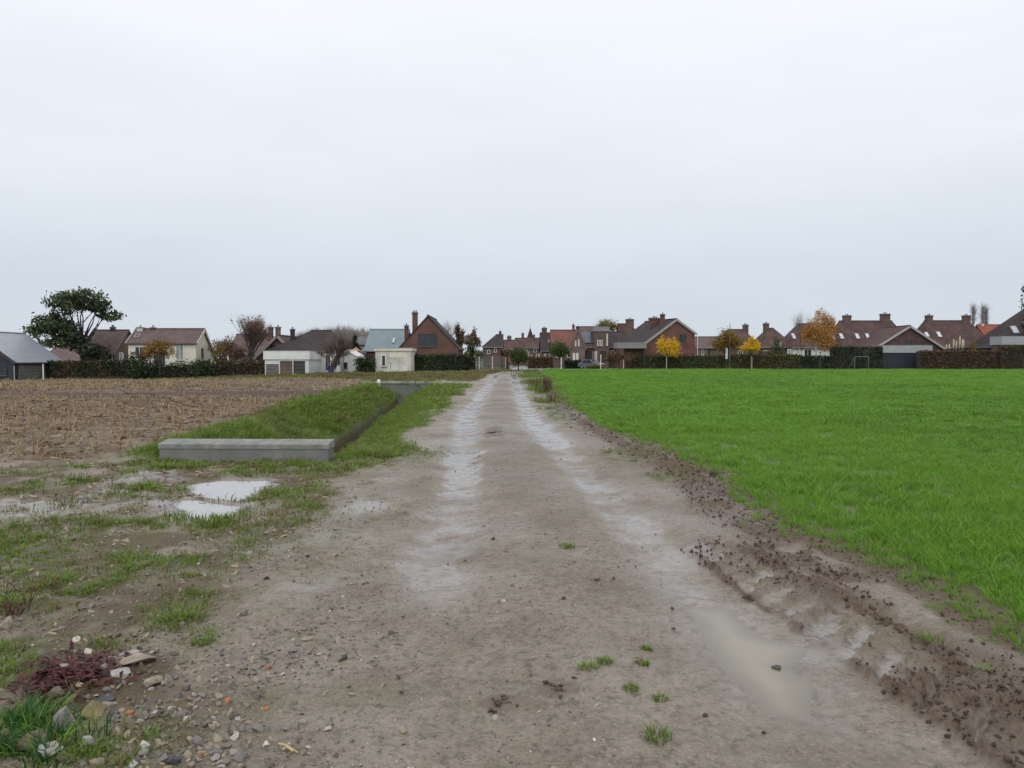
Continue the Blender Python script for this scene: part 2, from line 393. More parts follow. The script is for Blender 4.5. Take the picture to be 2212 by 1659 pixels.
    z = z*(1-.8*tread*(1-lug)) - tread*.032*(1-lug) + tread*lug*(.008+.012*n2+.02*n3+.022*n4) - groove*.05
    z = z + leftverge*.03*n2*(1-ditch) + bank*(.07*np.exp(-((ddx+hwy)/.5)**2))
    z = np.where(ditch > 0, np.minimum(z, D + zd*inD + .05*n2*(prof > .1) + .06*n1*prof*(1-prof)*4), z)
    # puddles: beds sunk under the water sheets
    pw = np.zeros(x.shape)
    near = (y < 14) & (y > 0) & (np.abs(x) < 6)
    if near.any():
        xn, yn = x[near], y[near]
        zz = z[near]; pn = np.zeros(xn.shape)
        for P in PUD.values():
            d = poly_in(xn, yn, P) + (.05 if P is PUD['track_front'] else .12)*n2[near] + .04*n3[near]
            k = ss(d, -.22, -.02)
            dp = 1.0 if P is not PUD['track_front'] else 0.0
            zz = zz*(1-k*.8) + (.004 + .010*n3[near] + .008*n2[near])*k*.8
            kk = ss(d, -.08, .12*dp + .34*(1-dp))
            zz = zz - (.060*dp + .050*(1-dp) + .012*n2[near])*kk
            pn = np.maximum(pn, ss(d, -.10, .04) if dp else .75*ss(d, -.30, .0))
        z[near] = zz; pw[near] = pn
    wet = np.maximum(wet, pw*.8)
    soil = soil*(1-pw*.8); grass = grass*(1-ss(pw, .5, .9))
    lush = np.clip(wheat*ss(x-xb+.25*n2, .25, 1.1)*(.45+.5*ss(y, 6, 22)), 0, 1)
    soil = np.maximum(soil, wheat*(1-lush)*.8*(1-pw))
    gravel = np.clip(track*(1-.75*ss(rut*wet, .2, .9))*(1-soil) + rough*ss(x, xL(y)-1.3, xL(y)+.2)*.8*(1-ss(y, 6.5, 10)) + .25*rough, 0, 1)
    olive = np.clip(fargrass + .4*bank*ss(fbm(x, y, 1.6, 3, 21), .1, .6) + rough*.4*ss(n1, -.2, .5), 0, 1)
    straw = np.clip(stub*(1-.35*band)*np.clip(.75+.45*n2+.3*n0, .15, 1) + rough*.25*np.clip(n1+.3, 0, 1), 0, 1)
    return dict(z=z, wheat=wheat, track=track, stub=stub, ditch=ditch, bank=bank, rough=rough, far=np.maximum(fargrass, pad), verge=leftverge, garden=garden,
                grass=grass, wet=wet, soil=soil, lush=lush, gravel=gravel, straw=straw, olive=olive, band=np.maximum(band, drain_shade), pud=pw, lip=lip, churn=churn, pad=pad, rv=rv, n1=n1, n2=n2, dx=dx, xb=xb, xl=xl)  # band output also carries the painted trench shade

# ------------------------------------------------------------------ ground material (one earth, driven by what covers it)
def ground_material():
    m = bpy.data.materials.new('wet_earth'); m.use_nodes = True
    t = m.node_tree; p = t.nodes['Principled BSDF']
    L = t.links.new
    A = N(t, 'ShaderNodeAttribute', attribute_name='cover'); B = N(t, 'ShaderNodeAttribute', attribute_name='cover_b'); C = N(t, 'ShaderNodeAttribute', attribute_name='cover_c')
    a = N(t, 'ShaderNodeSeparateColor'); b = N(t, 'ShaderNodeSeparateColor'); c3 = N(t, 'ShaderNodeSeparateColor')
    L(A.outputs['Color'], a.inputs[0]); L(B.outputs['Color'], b.inputs[0]); L(C.outputs['Color'], c3.inputs[0])
    grass, wet, soil = a.outputs; gravel, straw, lush = b.outputs; olive = c3.outputs[0]; band = c3.outputs[1]
    ge = N(t, 'ShaderNodeNewGeometry'); pos = ge.outputs['Position']
    def noise(scale, det=5, rough=.6):
        n = N(t, 'ShaderNodeTexNoise'); n.inputs['Scale'].default_value = scale; n.inputs['Detail'].default_value = det; n.inputs['Roughness'].default_value = rough
        L(pos, n.inputs['Vector']); return n.outputs['Fac']
    def rng(v, lo, hi, o0=0., o1=1.):
        r = N(t, 'ShaderNodeMapRange'); r.inputs[1].default_value = lo; r.inputs[2].default_value = hi; r.inputs[3].default_value = o0; r.inputs[4].default_value = o1; L(v, r.inputs[0]); return r.outputs[0]
    def mix(f, c1, c2):
        x_ = N(t, 'ShaderNodeMixRGB')
        for i, v in ((0, f), (1, c1), (2, c2)):
            if isinstance(v, tuple): x_.inputs[i].default_value = (*v, 1)
            elif isinstance(v, float): x_.inputs[i].default_value = v
            else: L(v, x_.inputs[i])
        return x_.outputs[0]
    def mul(u, v):
        x_ = N(t, 'ShaderNodeMath', operation='MULTIPLY')
        for i, q in ((0, u), (1, v)):
            if isinstance(q, float): x_.inputs[i].default_value = q
            else: L(q, x_.inputs[i])
        return x_.outputs[0]
    nf, nm, nc = noise(38, 6, .7), noise(7, 5), noise(1.1, 4)
    mud = mix(rng(nm, .32, .68), (.206, .168, .127), (.294, .248, .196))
    mud = mix(rng(nc, .46, .64, 0, .75), mud, (.150, .117, .076))
    sp_ = noise(17, 8, .78)
    mud = mix(rng(nf, .52, .70, 0, .5), mud, (.115, .09, .07))
    mud = mix(rng(sp_, .50, .60, 0, .80), mud, (.098, .078, .056))
    mud = mix(rng(sp_, .30, .40, .45, 0.), mud, (.34, .31, .27))
    vo = N(t, 'ShaderNodeTexVoronoi'); vo.inputs['Scale'].default_value = 62; L(pos, vo.inputs['Vector'])
    vc = N(t, 'ShaderNodeSeparateColor'); L(vo.outputs['Color'], vc.inputs[0])
    peb = mix(vc.outputs[0], (.115, .097, .078), (.36, .32, .27))
    peb = mix(rng(vc.outputs[1], .93, .96), peb, (.33, .17, .11))
    mud = mix(mul(mul(gravel, rng(vc.outputs[2], .5, .75)), .36), mud, peb)
    so_ = mix(rng(nf, .38, .62), (.068, .043, .029), (.135, .094, .066))
    col = mix(mul(soil, .95), mud, so_)
    st = mix(rng(nf, .4, .62), (.085, .053, .033), (.190, .130, .074))
    st = mix(rng(nc, .35, .65, 0, .5), st, (.125, .080, .050))
    col = mix(straw, col, st)
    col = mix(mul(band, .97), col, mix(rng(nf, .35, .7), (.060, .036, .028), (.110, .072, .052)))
    gr = mix(rng(nf, .35, .65), (.042, .085, .010), (.090, .160, .018))
    gr = mix(mul(olive, .8), gr, mix(rng(nm, .35, .65), (.10, .095, .032), (.185, .170, .065)))
    col = mix(mul(grass, rng(nm, .25, .5, .7, 1.)), col, gr)
    lu = mix(rng(nf, .35, .65), (.055, .105, .016), (.085, .170, .024))
    col = mix(mul(lush, .9), col, lu)
    wetf = mul(wet, rng(nf, .2, .55, .55, 1.))
    dk = N(t, 'ShaderNodeVectorMath', operation='SCALE'); L(col, dk.inputs[0]); L(rng(wetf, 0, 1, 1., .80), dk.inputs[3])
    L(dk.outputs[0], p.inputs['Base Color'])
    L(rng(wetf, 0, 1, .58, .08), p.inputs['Roughness'])
    L(mul(mul(rng(wetf, 0, 1, .34, .85), rng(soil, 0, 1, 1., .35)), mul(mul(rng(straw, 0, 1, 1., .35), rng(band, 0, 1, 1., .25)), rng(grass, 0, 1, 1., .2))), p.inputs['Specular IOR Level'])
    bh = N(t, 'ShaderNodeMath', operation='ADD'); L(mul(nf, 1.0), bh.inputs[0]); L(mul(mul(vo.outputs['Distance'], gravel), -.9), bh.inputs[1])
    bp = N(t, 'ShaderNodeBump'); bp.inputs['Distance'].default_value = .02; L(bh.outputs[0], bp.inputs['Height']); L(rng(wetf, 0, .9, .8, .06), bp.inputs['Strength'])
    L(bp.outputs[0], p.inputs['Normal'])
    return m
EARTH = ground_material()

# ------------------------------------------------------------------ ground sheets
def build_ground():
    ys = list(np.arange(-9, 2.2, .18))
    v = ys[-1]
    while v < 118: v *= 1.0062; ys.append(v)
    while v < 4500: v *= 1.07; ys.append(v)
    for q in (DY0-.01, DY0+.01, DY1, DY1+.06): ys.append(q)
    ys = np.array(sorted(ys)); nc = 640
    u = np.linspace(-1, 1, nc); s = .34*u + .66*u**3
    W = np.where(ys < 3, 11, 11 + (ys-3)*.92)
    XX = s[None, :]*W[:, None]; YY = np.repeat(ys[:, None], nc, 1)
    T = terrain(XX.ravel(), YY.ravel())
    zz = T['z']
    V = np.stack([XX.ravel(), YY.ravel(), zz], 1)
    nr = len(ys)
    i = np.arange((nr-1)*nc).reshape(nr-1, nc)[:, :-1].ravel()
    F = np.stack([i, i+1, i+nc+1, i+nc], 1)
    cov = np.zeros((3, len(V), 4), np.float32); cov[:, :, 3] = 1
    T['grass'] = T['grass']*np.clip(.30 + T['bank'] + T['verge'] + T['far'] + T['garden'] + .4*T['rv'], 0, 1)
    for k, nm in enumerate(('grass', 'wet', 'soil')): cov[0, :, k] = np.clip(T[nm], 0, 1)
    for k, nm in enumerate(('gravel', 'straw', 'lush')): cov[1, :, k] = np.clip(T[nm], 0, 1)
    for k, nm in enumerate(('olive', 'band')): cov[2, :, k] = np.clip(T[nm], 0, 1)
    names = ['dirt_track', 'stubble_field', 'wheat_field', 'ditch', 'rough_ground', 'grass_strip', 'ground']
    infos = ['muddy gravel farm track with two wet wheel ruts', 'brown corn stubble field beyond the ditch', 'soil of the bright green winter wheat field',
             'deep grassy drainage ditch between two concrete headwalls', 'muddy weedy patch of rubble beside the track', 'yellowish grass strip in front of the houses', 'ground of the gardens and land around the houses']
    sc_ = np.stack([T['track'], T['stub'], T['wheat'], np.maximum(T['bank'], T['verge'])*1.01, T['rough'], T['far'], T['garden']*1.02 + .05], 0)
    reg = np.argmax(sc_, 0)
    fr = reg[F[:, 0]]
    for k, nm in enumerate(names):
        f = F[fr == k]
        if not len(f): continue
        us, inv = np.unique(f.ravel(), return_inverse=True)
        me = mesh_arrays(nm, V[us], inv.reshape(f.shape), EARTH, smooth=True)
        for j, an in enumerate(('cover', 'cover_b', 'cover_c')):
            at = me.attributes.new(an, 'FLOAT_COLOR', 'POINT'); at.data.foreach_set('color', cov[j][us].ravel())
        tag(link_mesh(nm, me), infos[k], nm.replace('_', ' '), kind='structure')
build_ground()
def gz(x, y): return float(terrain(np.array([x]), np.array([y]))['z'][0])

# ------------------------------------------------------------------ water
def watermat(name, col, ior, rough, clear, edge_=.05):
    """turbid water: the bed shows through where it is shallow, silt colour hides it where it is deep; puddle_water adds painted sky tone"""
    m = bpy.data.materials.new(name); m.use_nodes = True; t = m.node_tree; t.nodes.clear(); L = t.links.new
    out = N(t, 'ShaderNodeOutputMaterial'); at = N(t, 'ShaderNodeAttribute', attribute_name='depth')
    mr_ = N(t, 'ShaderNodeMapRange'); mr_.inputs[1].default_value = 0; mr_.inputs[2].default_value = clear; mr_.inputs[3].default_value = edge_; mr_.inputs[4].default_value = .93; L(at.outputs['Fac'], mr_.inputs[0])
    df = N(t, 'ShaderNodeBsdfDiffuse'); df.inputs[0].default_value = (*col, 1); tr = N(t, 'ShaderNodeBsdfTransparent'); tr.inputs[0].default_value = (.93, .92, .88, 1)
    m1 = N(t, 'ShaderNodeMixShader'); L(mr_.outputs[0], m1.inputs[0]); L(tr.outputs[0], m1.inputs[1]); L(df.outputs[0], m1.inputs[2])
    ge = N(t, 'ShaderNodeNewGeometry'); nz_ = N(t, 'ShaderNodeTexNoise'); nz_.inputs['Scale'].default_value = 9; L(ge.outputs['Position'], nz_.inputs['Vector'])
    bp = N(t, 'ShaderNodeBump'); bp.inputs['Strength'].default_value = .05; bp.inputs['Distance'].default_value = .01; L(nz_.outputs['Fac'], bp.inputs['Height'])
    fr = N(t, 'ShaderNodeFresnel'); fr.inputs['IOR'].default_value = ior; L(bp.outputs[0], fr.inputs['Normal'])
    gl = N(t, 'ShaderNodeBsdfGlossy'); gl.inputs['Roughness'].default_value = rough; L(bp.outputs[0], gl.inputs['Normal'])
    m2 = N(t, 'ShaderNodeMixShader'); L(fr.outputs[0], m2.inputs[0]); L(m1.outputs[0], m2.inputs[1]); L(gl.outputs[0], m2.inputs[2]); L(m2.outputs[0], out.inputs[0])
    return m
WCLEAR = watermat('puddle_water', (.44, .43, .415), 1.6, .02, .02)  # pale diffuse colour stands in for part of the sky reflection
WMILK = watermat('milky_puddle_water', (.285, .256, .200), 1.45, .04, .030, .55)
LBL = {'muddy_left_main': 'bright puddle mirroring the sky below the concrete headwall', 'muddy_left_second': 'smaller streaky puddle just in front of the bright mirror puddle',
 'track_front': 'wide milky brown puddle lying in the near wheel rut'}
WLEV = -.012
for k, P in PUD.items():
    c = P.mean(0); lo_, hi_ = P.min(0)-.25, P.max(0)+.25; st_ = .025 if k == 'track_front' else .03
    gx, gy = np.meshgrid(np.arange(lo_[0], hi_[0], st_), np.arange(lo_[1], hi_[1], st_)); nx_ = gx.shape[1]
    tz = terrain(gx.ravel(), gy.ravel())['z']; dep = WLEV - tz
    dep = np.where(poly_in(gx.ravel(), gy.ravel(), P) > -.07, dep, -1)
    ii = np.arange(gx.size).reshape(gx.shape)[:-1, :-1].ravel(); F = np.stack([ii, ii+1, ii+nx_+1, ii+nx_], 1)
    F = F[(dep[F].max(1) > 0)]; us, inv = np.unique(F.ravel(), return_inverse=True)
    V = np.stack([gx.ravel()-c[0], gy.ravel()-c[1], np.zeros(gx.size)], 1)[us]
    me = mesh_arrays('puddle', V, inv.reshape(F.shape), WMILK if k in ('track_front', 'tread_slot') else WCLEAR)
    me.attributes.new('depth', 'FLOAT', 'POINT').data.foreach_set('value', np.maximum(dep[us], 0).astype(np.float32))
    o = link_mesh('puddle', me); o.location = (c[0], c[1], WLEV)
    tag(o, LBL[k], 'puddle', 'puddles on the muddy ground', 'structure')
# ------------------------------------------------------------------ scattered growth and stones (stuff)
def blade_tuft(mb, n, rad, h, w, lean, m=0, rng=None, seg=3):
    rng = rng or random
    for i in range(n):
        a = rng.uniform(0, 2*math.pi); r = rad*math.sqrt(rng.random()); bx, by = r*math.cos(a), r*math.sin(a)
        hh = h*rng.uniform(.55, 1.1); ww = w*rng.uniform(.7, 1.2); l = lean*rng.uniform(.2, 1.2)*hh; d = a + rng.uniform(-.9, .9)
        dx, dy = math.cos(d), math.sin(d); f = rng.uniform(0, 2*math.pi); px, py = math.cos(f)*ww/2, math.sin(f)*ww/2
        vs = []
        for k in range(seg+1):
            t = k/seg; q = l*t*t; z = hh*(t - .28*lean*t*t); k2 = (1 - t**1.6)
            x, y = bx+dx*q, by+dy*q
            if k < seg: vs += [(x-px*k2, y-py*k2, z-.01*(k == 0)), (x+px*k2, y+py*k2, z-.01*(k == 0))]
            else: vs.append((x, y, z))
        fs = [(2*k, 2*k+1, 2*k+3, 2*k+2) for k in range(seg-1)] + [(2*seg-2, 2*seg-1, 2*seg)]
        mb.add(vs, fs, m)

def hull_rock(mb, n, sx, sy, sz, m=0, rng=random, center=(0,0,0), bev=0.0):
    bm = bmesh.new()
    for i in range(n):
        v = Vector((rng.gauss(0,1), rng.gauss(0,1), rng.gauss(0,1))).normalized()*rng.uniform(.8, 1.05)
        bm.verts.new((v.x*sx, v.y*sy, v.z*sz))
    r = bmesh.ops.convex_hull(bm, input=bm.verts)
    bmesh.ops.delete(bm, geom=list({g for g in r['geom_interior'] + r['geom_unused'] if isinstance(g, bmesh.types.BMVert)}), context='VERTS')
    if bev: bmesh.ops.bevel(bm, geom=list(bm.edges), offset=bev, segments=1, affect='EDGES', clamp_overlap=True)
    bm.verts.index_update()
    mb.add([(v.co.x+center[0], v.co.y+center[1], v.co.z+center[2]) for v in bm.verts], [[v.index for v in f.verts] for f in bm.faces], m)
    bm.free()

def scatter(name, protos, mats, P, rot, scl, pick, label, cat):
    V, Fc, M, pid = [], [], [], []
    for k, mb in enumerate(protos):
        b = len(V); V += mb.v; Fc += [tuple(b+i for i in f) for f in mb.f]; M += mb.m; pid += [k]*len(mb.v)
    nv = len(V); n = len(P)
    me = bpy.data.meshes.new(name)
    me.from_pydata(V + [tuple(p) for p in P.tolist()], [], Fc)
    for m in mats: me.materials.append(m)
    me.polygons.foreach_set('material_index', M)
    def attr(nm, typ, key, arr, k):
        full = np.zeros((nv+n, k) if k > 1 else nv+n, arr.dtype); full[nv:] = arr
        me.attributes.new(nm, typ, 'POINT').data.foreach_set(key, full.ravel())
    attr('rot', 'FLOAT_VECTOR', 'vector', rot.astype(np.float32), 3)
    attr('scl', 'FLOAT_VECTOR', 'vector', scl.astype(np.float32), 3)
    attr('pick', 'INT', 'value', pick.astype(np.int32), 1)
    full = np.full(nv+n, -1, np.int32); full[:nv] = pid
    me.attributes.new('pid', 'INT', 'POINT').data.foreach_set('value', full)
    me.update()
    o = link_mesh(name, me); tag(o, label, cat, kind='stuff')
    g = bpy.data.node_groups.new(name, 'GeometryNodeTree'); L = g.links.new
    g.interface.new_socket('Geometry', in_out='INPUT', socket_type='NodeSocketGeometry')
    g.interface.new_socket('Geometry', in_out='OUTPUT', socket_type='NodeSocketGeometry')
    gi = N(g, 'NodeGroupInput'); go = N(g, 'NodeGroupOutput')
    def named(nm, dt):
        a = N(g, 'GeometryNodeInputNamedAttribute', data_type=dt); a.inputs['Name'].default_value = nm; return a.outputs[0]
    pidn = named('pid', 'INT')
    def sep(k):
        c = N(g, 'FunctionNodeCompare', data_type='INT', operation='EQUAL'); L(pidn, c.inputs[2]); c.inputs[3].default_value = k
        s = N(g, 'GeometryNodeSeparateGeometry', domain='POINT'); L(gi.outputs[0], s.inputs[0]); L(c.outputs[0], s.inputs[1]); return s.outputs[0]
    gti = N(g, 'GeometryNodeGeometryToInstance')
    for k in reversed(range(len(protos))): L(sep(k), gti.inputs[0])   # a multi-input socket lists its newest link first
    iop = N(g, 'GeometryNodeInstanceOnPoints'); L(sep(-1), iop.inputs['Points']); L(gti.outputs[0], iop.inputs['Instance'])
    iop.inputs['Pick Instance'].default_value = True
    L(named('pick', 'INT'), iop.inputs['Instance Index']); L(named('rot', 'FLOAT_VECTOR'), iop.inputs['Rotation']); L(named('scl', 'FLOAT_VECTOR'), iop.inputs['Scale'])
    L(iop.outputs[0], go.inputs[0])
    md = o.modifiers.new('scatter', 'NODES'); md.node_group = g
    return o

def sample(n, y0, y1, dens, xlo, xhi):
    """n points, y drawn by dens(y)*width, x uniform between xlo(y), xhi(y)"""
    yy = np.linspace(y0, y1, 3000); wd = dens(yy)*np.maximum(xhi(yy)-xlo(yy), 0)
    cdf = np.concatenate([[0], np.cumsum(wd)]); cdf /= cdf[-1]
    y = np.interp(RNG.random(n), cdf, np.concatenate([[y0], yy]))
    x = xlo(y) + (xhi(y)-xlo(y))*RNG.random(n)
    return x, y
def count(y0, y1, dens, xlo, xhi):
    yy = np.linspace(y0, y1, 3000); return int(np.sum(dens(yy)*np.maximum(xhi(yy)-xlo(yy), 0))*(y1-y0)/3000)
edgeR = lambda y: .72*y + 3.5
edgeL = lambda y: -.72*y - 3.5

def upright(n, tilt=.12):
    r = np.zeros((n, 3)); r[:, 0] = RNG.normal(0, tilt, n); r[:, 1] = RNG.normal(0, tilt, n); r[:, 2] = RNG.random(n)*2*math.pi; return r
def scl3(s, sz=None):
    return np.stack([s, s, s if sz is None else sz], 1)

# winter wheat
rw = random.Random(3)
WH = leafmat('wheat_blade', (.118, .255, .020), (.205, .395, .042), .36, .5, inst=True)
WH2 = leafmat('wheat_blade_dark', (.070, .170, .016), (.125, .28, .028), .3, .5, inst=True)
protos = []
for k, (n, h, lean) in enumerate(((12, .13, .9), (15, .11, 1.3), (10, .16, .8), (26, .12, 1.1))):
    mb = MB(); blade_tuft(mb, n, .075 if k < 3 else .16, h, .0075 if k < 3 else .012, lean, 0, rw); blade_tuft(mb, n//3, .08, h*.8, .0075, lean*1.2, 1, rw); protos.append(mb)
mb = MB(); blade_tuft(mb, 22, .13, .11, .011, 1.1, 1, rw); blade_tuft(mb, 5, .12, .11, .010, 1.1, 0, rw); protos.append(mb)
dn = lambda y: 250*np.minimum(1, (4.8/y))**1.22
n = count(2.2, 113, dn, lambda y: xB(y)-.35, edgeR)
x, y = sample(n, 2.2, 113, dn, lambda y: xB(y)-.35, edgeR)
T = terrain(x, y)
edge = x - T['xb']
thin = np.clip(.26 + .74*ss(edge, -.05, .55) + .5*T['n2'] + .2*T['n1'] , 0, 1)*np.where(edge < 0, .34*ss(edge, -.40, 0)*ss(T['n1']+T['n2'], -.1, .5), 1)
tram = np.minimum(np.abs(edge-9.0), np.abs(edge-10.8)); thin = thin*np.where(tram < .22, .30, 1)
keep = (RNG.random(n) < thin*(T['wheat']*.98+.04)) & (T['pud'] < .1)
x, y, z = x[keep], y[keep], T['z'][keep]; n = len(x); ed = edge[keep]
patch = fbm(x, y, 3.0, 3, 77)
pick_dark = RNG.random(n) < np.clip(.12 + .75*fbm(x, y*.35, 5.0, 3, 79) + .35*patch, 0, .7)
s = (.78 + .3*RNG.random(n) + .28*patch)*np.clip(.62+.5*ss(ed, 0, .8), 0, 1.1)
sx_ = s*np.clip((y/7.)**.42, 1, 2.8)
pick = np.where(y > 16, np.where(RNG.random(n) < .75, 3, 1), RNG.integers(0, 3, n)); pick = np.where(pick_dark, 4, pick)
scatter('winter_wheat', protos, [WH, WH2], np.stack([x, y, z], 1), upright(n), scl3(sx_, s*np.clip((y/10.)**.12, 1, 1.25)), pick, 'bright green young winter wheat covering the field beside the track', 'wheat')
print('wheat', n)

# verge, bank and rough grass
GA = leafmat('grass_fresh', (.105, .195, .018), (.20, .32, .038), .3, .55, inst=True)
GB = leafmat('grass_dull', (.075, .100, .022), (.16, .17, .05), .25, .6, inst=True)
GC = leafmat('grass_dead', (.13, .095, .04), (.27, .20, .10), .2, .7, inst=True)
GD = leafmat('grass_bluish', (.018, .075, .022), (.05, .15, .04), .3, .5, inst=True)
rg = random.Random(5); protos = []
def tuft(spec):
    mb = MB()
    for (n, rad, h, w_, lean, m) in spec: blade_tuft(mb, n, rad, h, w_, lean, m, rg)
    protos.append(mb)
tuft(((16, .07, .048, .006, 1.2, 0), (6, .07, .045, .006, 1.3, 1)))                 # 0 short fresh
tuft(((9, .09, .036, .006, 1.4, 1), (7, .09, .04, .005, 1.4, 2), (4, .08, .04, .006, 1.2, 0)))   # 1 dull mixed
tuft(((16, .10, .075, .006, 1.1, 0), (8, .10, .08, .005, 1.1, 1), (3, .08, .10, .004, .9, 2)))  # 2 long verge
tuft(((12, .09, .05, .005, 1.4, 2), (7, .09, .045, .006, 1.4, 1)))                 # 3 dead
tuft(((20, .08, .095, .006, 1., 3), (8, .08, .09, .006, 1.1, 0)))                  # 4 bluish lush
tuft(((28, .22, .08, .014, 1., 0), (12, .22, .08, .014, 1., 1)))                  # 5 wide far green
tuft(((14, .22, .08, .014, 1., 2), (20, .22, .08, .014, 1., 1)))                  # 6 wide far olive
xs_, ys_ = [], []
dn = lambda y: 430*np.minimum(1, (4.6/y))**1.25
lo = edgeL; hi = lambda y: np.minimum(xB(y)+.3, 6)
n = count(2.3, 100, dn, lo, hi); x, y = sample(n, 2.3, 100, dn, lo, hi); T = terrain(x, y)
gp = T['grass']*(1-T['soil']*.8)*(1-T['wheat'])
keep = (RNG.random(n) < np.clip(np.where((T['bank'] > .4) | (T['verge'] > .4) | (y > 12), gp*1.05, gp*.66) - .05, 0, 1)) & (T['pud'] < .25)
Tk = {k: v[keep] for k, v in T.items()}; x, y = x[keep], y[keep]; n = len(x); r = RNG.random(n)
g = Tk['grass']
dead = fbm(x, y, 1.3, 3, 41)
pick = np.where(y > 24, np.where(r < np.clip(.15+.8*Tk['olive'], 0, 1), 6, 5), np.where((Tk['bank'] > .5) | (Tk['verge'] > .5), np.where(r < .80 - 1.5*np.clip(dead, -.1, 1), 2, np.where(r < .9 - .5*np.clip(dead, 0, 1), 1, 3)), np.where(r < np.clip((g-.45)*1.05, 0, .7), 0, np.where(r < .82, 1, 3))))
bl = (x < -1.75) & (y < 3.5) & (g > .85); pick = np.where(bl, np.where(r < .75, 4, 2), pick)
s = (.6+.7*RNG.random(n))*np.clip(.5+.65*g, .5, 1.15)*np.where(Tk['track'] > .5, .55, 1)
dd_ = x - xd(y); s = s*np.where((Tk['bank'] > .3) & (dd_ > 0), .62, 1)*np.where((Tk['ditch'] > .3) & (np.abs(dd_) < .6), .5, 1)
s = s*np.where(bl, 1.05, 1)*np.where((y > 7) & (Tk['bank'] < .3), 1.5, np.where((y > 7) & (y < 24), 1.45, 1))
sxy = s*np.clip((y/8.)**.45, 1, 2.4)
scatter('grass', protos, [GA, GB, GC, GD], np.stack([x, y, Tk['z']], 1), upright(n, .15), scl3(sxy, s*np.clip((y/12.)**.2, 1, 1.35)), pick, 'weedy grass on the ditch banks, verges and muddy ground', 'grass')
print('grass', n)

# corn stubble
rc = random.Random(9)
SA = leafmat('straw_stalk', (.24, .17, .09), (.46, .35, .20), .1, .7, inst=True)
SB = leafmat('straw_litter', (.075, .048, .028), (.20, .140, .080), .1, .8, inst=True)
protos = []
for k in range(3):                     # cut stalks
    mb = MB()
    for j in range(1 + k % 2):
        a = rc.uniform(0, 6.28); q = .05*j; hh = rc.uniform(.12, .24); lx, ly = rc.uniform(-.05, .05), rc.uniform(-.05, .05)
        mb.tube([(q, 0, -.02), (q+lx*.5, ly*.5, hh*.5), (q+lx, ly, hh)], [.011, .010, .008], 5, 0)
        b = rc.uniform(0, 6.28); z0 = hh*.6
        mb.add([(q, 0, z0), (q+.02, .01, z0), (q+.09*math.cos(b), .09*math.sin(b), z0*.5), (q+.08*math.cos(b), .1*math.sin(b), z0*.45)], [(0, 1, 2, 3)], 1)
    protos.append(mb)
for k in range(3):                     # litter lying about
    mb = MB()
    for j in range(9):
        a = rc.uniform(0, 6.28); l = rc.uniform(.05, .17); cx_, cy_ = rc.uniform(-.2, .2), rc.uniform(-.2, .2); wd_ = rc.uniform(.006, .016); z0 = rc.uniform(.004, .03); z1 = rc.uniform(.004, .05)
        dx, dy = math.cos(a)*l/2, math.sin(a)*l/2; nx, ny = -math.sin(a)*wd_, math.cos(a)*wd_
        mb.add([(cx_-dx-nx, cy_-dy-ny, z0), (cx_-dx+nx, cy_-dy+ny, z0+.006), (cx_+dx+nx, cy_+dy+ny, z1+.006), (cx_+dx-nx, cy_+dy-ny, z1)], [(0, 1, 2, 3)], 1 if rc.random() < .72 else 0)
    protos.append(mb)
dn = lambda y: 46*np.minimum(1, (11/y))**1.15
n = count(3.2, 90, dn, edgeL, lambda y: np.minimum(xS(y)+1.2, -1.5)); n = int(n)
x, y = sample(n, 3.2, 90, dn, edgeL, lambda y: np.where(y < 12, -1.5, xS(y)+1.2)); T = terrain(x, y)
lit = RNG.random(n) < .55
row = .5+.5*np.cos((y*.97 - x*.24)/.75*2*math.pi)
p = np.where(lit, T['straw']*(1-.9*T['band'])*.95 + .05*T['rough'], T['stub']*(1-.86*T['band'])*(.25+.75*row**2)*np.clip(.75+.6*T['n1'], .1, 1))
keep = (RNG.random(n) < p) & (T['pud'] < .1) & ~((T['stub'] < .3) & (y > 12.5))
x, y, z, lit = x[keep], y[keep], T['z'][keep], lit[keep]; n = len(x)
pick = np.where(lit, RNG.integers(3, 6, n), RNG.integers(0, 3, n))
rt = upright(n, .2); rt[lit, :2] *= .3
s = (.75+.5*RNG.random(n))*np.where(y < 8, .5, 1); sxy = s*np.clip((y/11.)**.5, 1, 2.3)
scatter('corn_stubble', protos, [SA, SB], np.stack([x, y, z], 1), rt, scl3(sxy, s), pick, 'pale cut corn stalks and straw litter on the brown field', 'stubble')
print('stubble', n)

# gravel on the track and in the rubble beside it
rp = random.Random(13)
PM = [mat('pebble_grey', (.16, .145, .125), .6, .2, 9), mat('pebble_tan', (.25, .20, .145), .6, .2, 9), mat('pebble_dark', (.07, .06, .052), .6, .2, 9), mat('pebble_pale', (.34, .315, .275), .6, .15, 9), mat('pebble_brick', (.30, .13, .08), .75, .15, 9)]
protos = []
for k in range(10):
    mb = MB(); hull_rock(mb, 11, 1, rp.uniform(.6, .95), rp.uniform(.4, .7), k % 5, rp); protos.append(mb)
dn = lambda y: 1100*np.minimum(1, (3.2/y))**1.9
n = count(2.3, 30, dn, lambda y: xL(y)-2.6, xB); x, y = sample(n, 2.3, 30, dn, lambda y: xL(y)-2.6, xB); T = terrain(x, y)
left = ss(xL(y)+1.3-x, 0, 1.5)*(1-ss(y, 6.5, 10))
clus = fbm(x, y, .8, 3, 55)
p = np.clip(T['gravel']*np.clip(.12+.4*clus, .03, 1) + left*1.1*np.clip(.6+.8*clus, 0, 1)*(1-T['grass']*.6), 0, 1)*(1-T['lush'])
keep = (RNG.random(n) < p) & (T['pud'] < .5)
x, y, z, lf = x[keep], y[keep], T['z'][keep], left[keep]; n = len(x)
s = np.exp(RNG.normal(math.log(.0068), .5, n))*(1+.95*lf)*np.clip((y/5)**.3, 1, 1.7); s = np.clip(s, .003, .04)
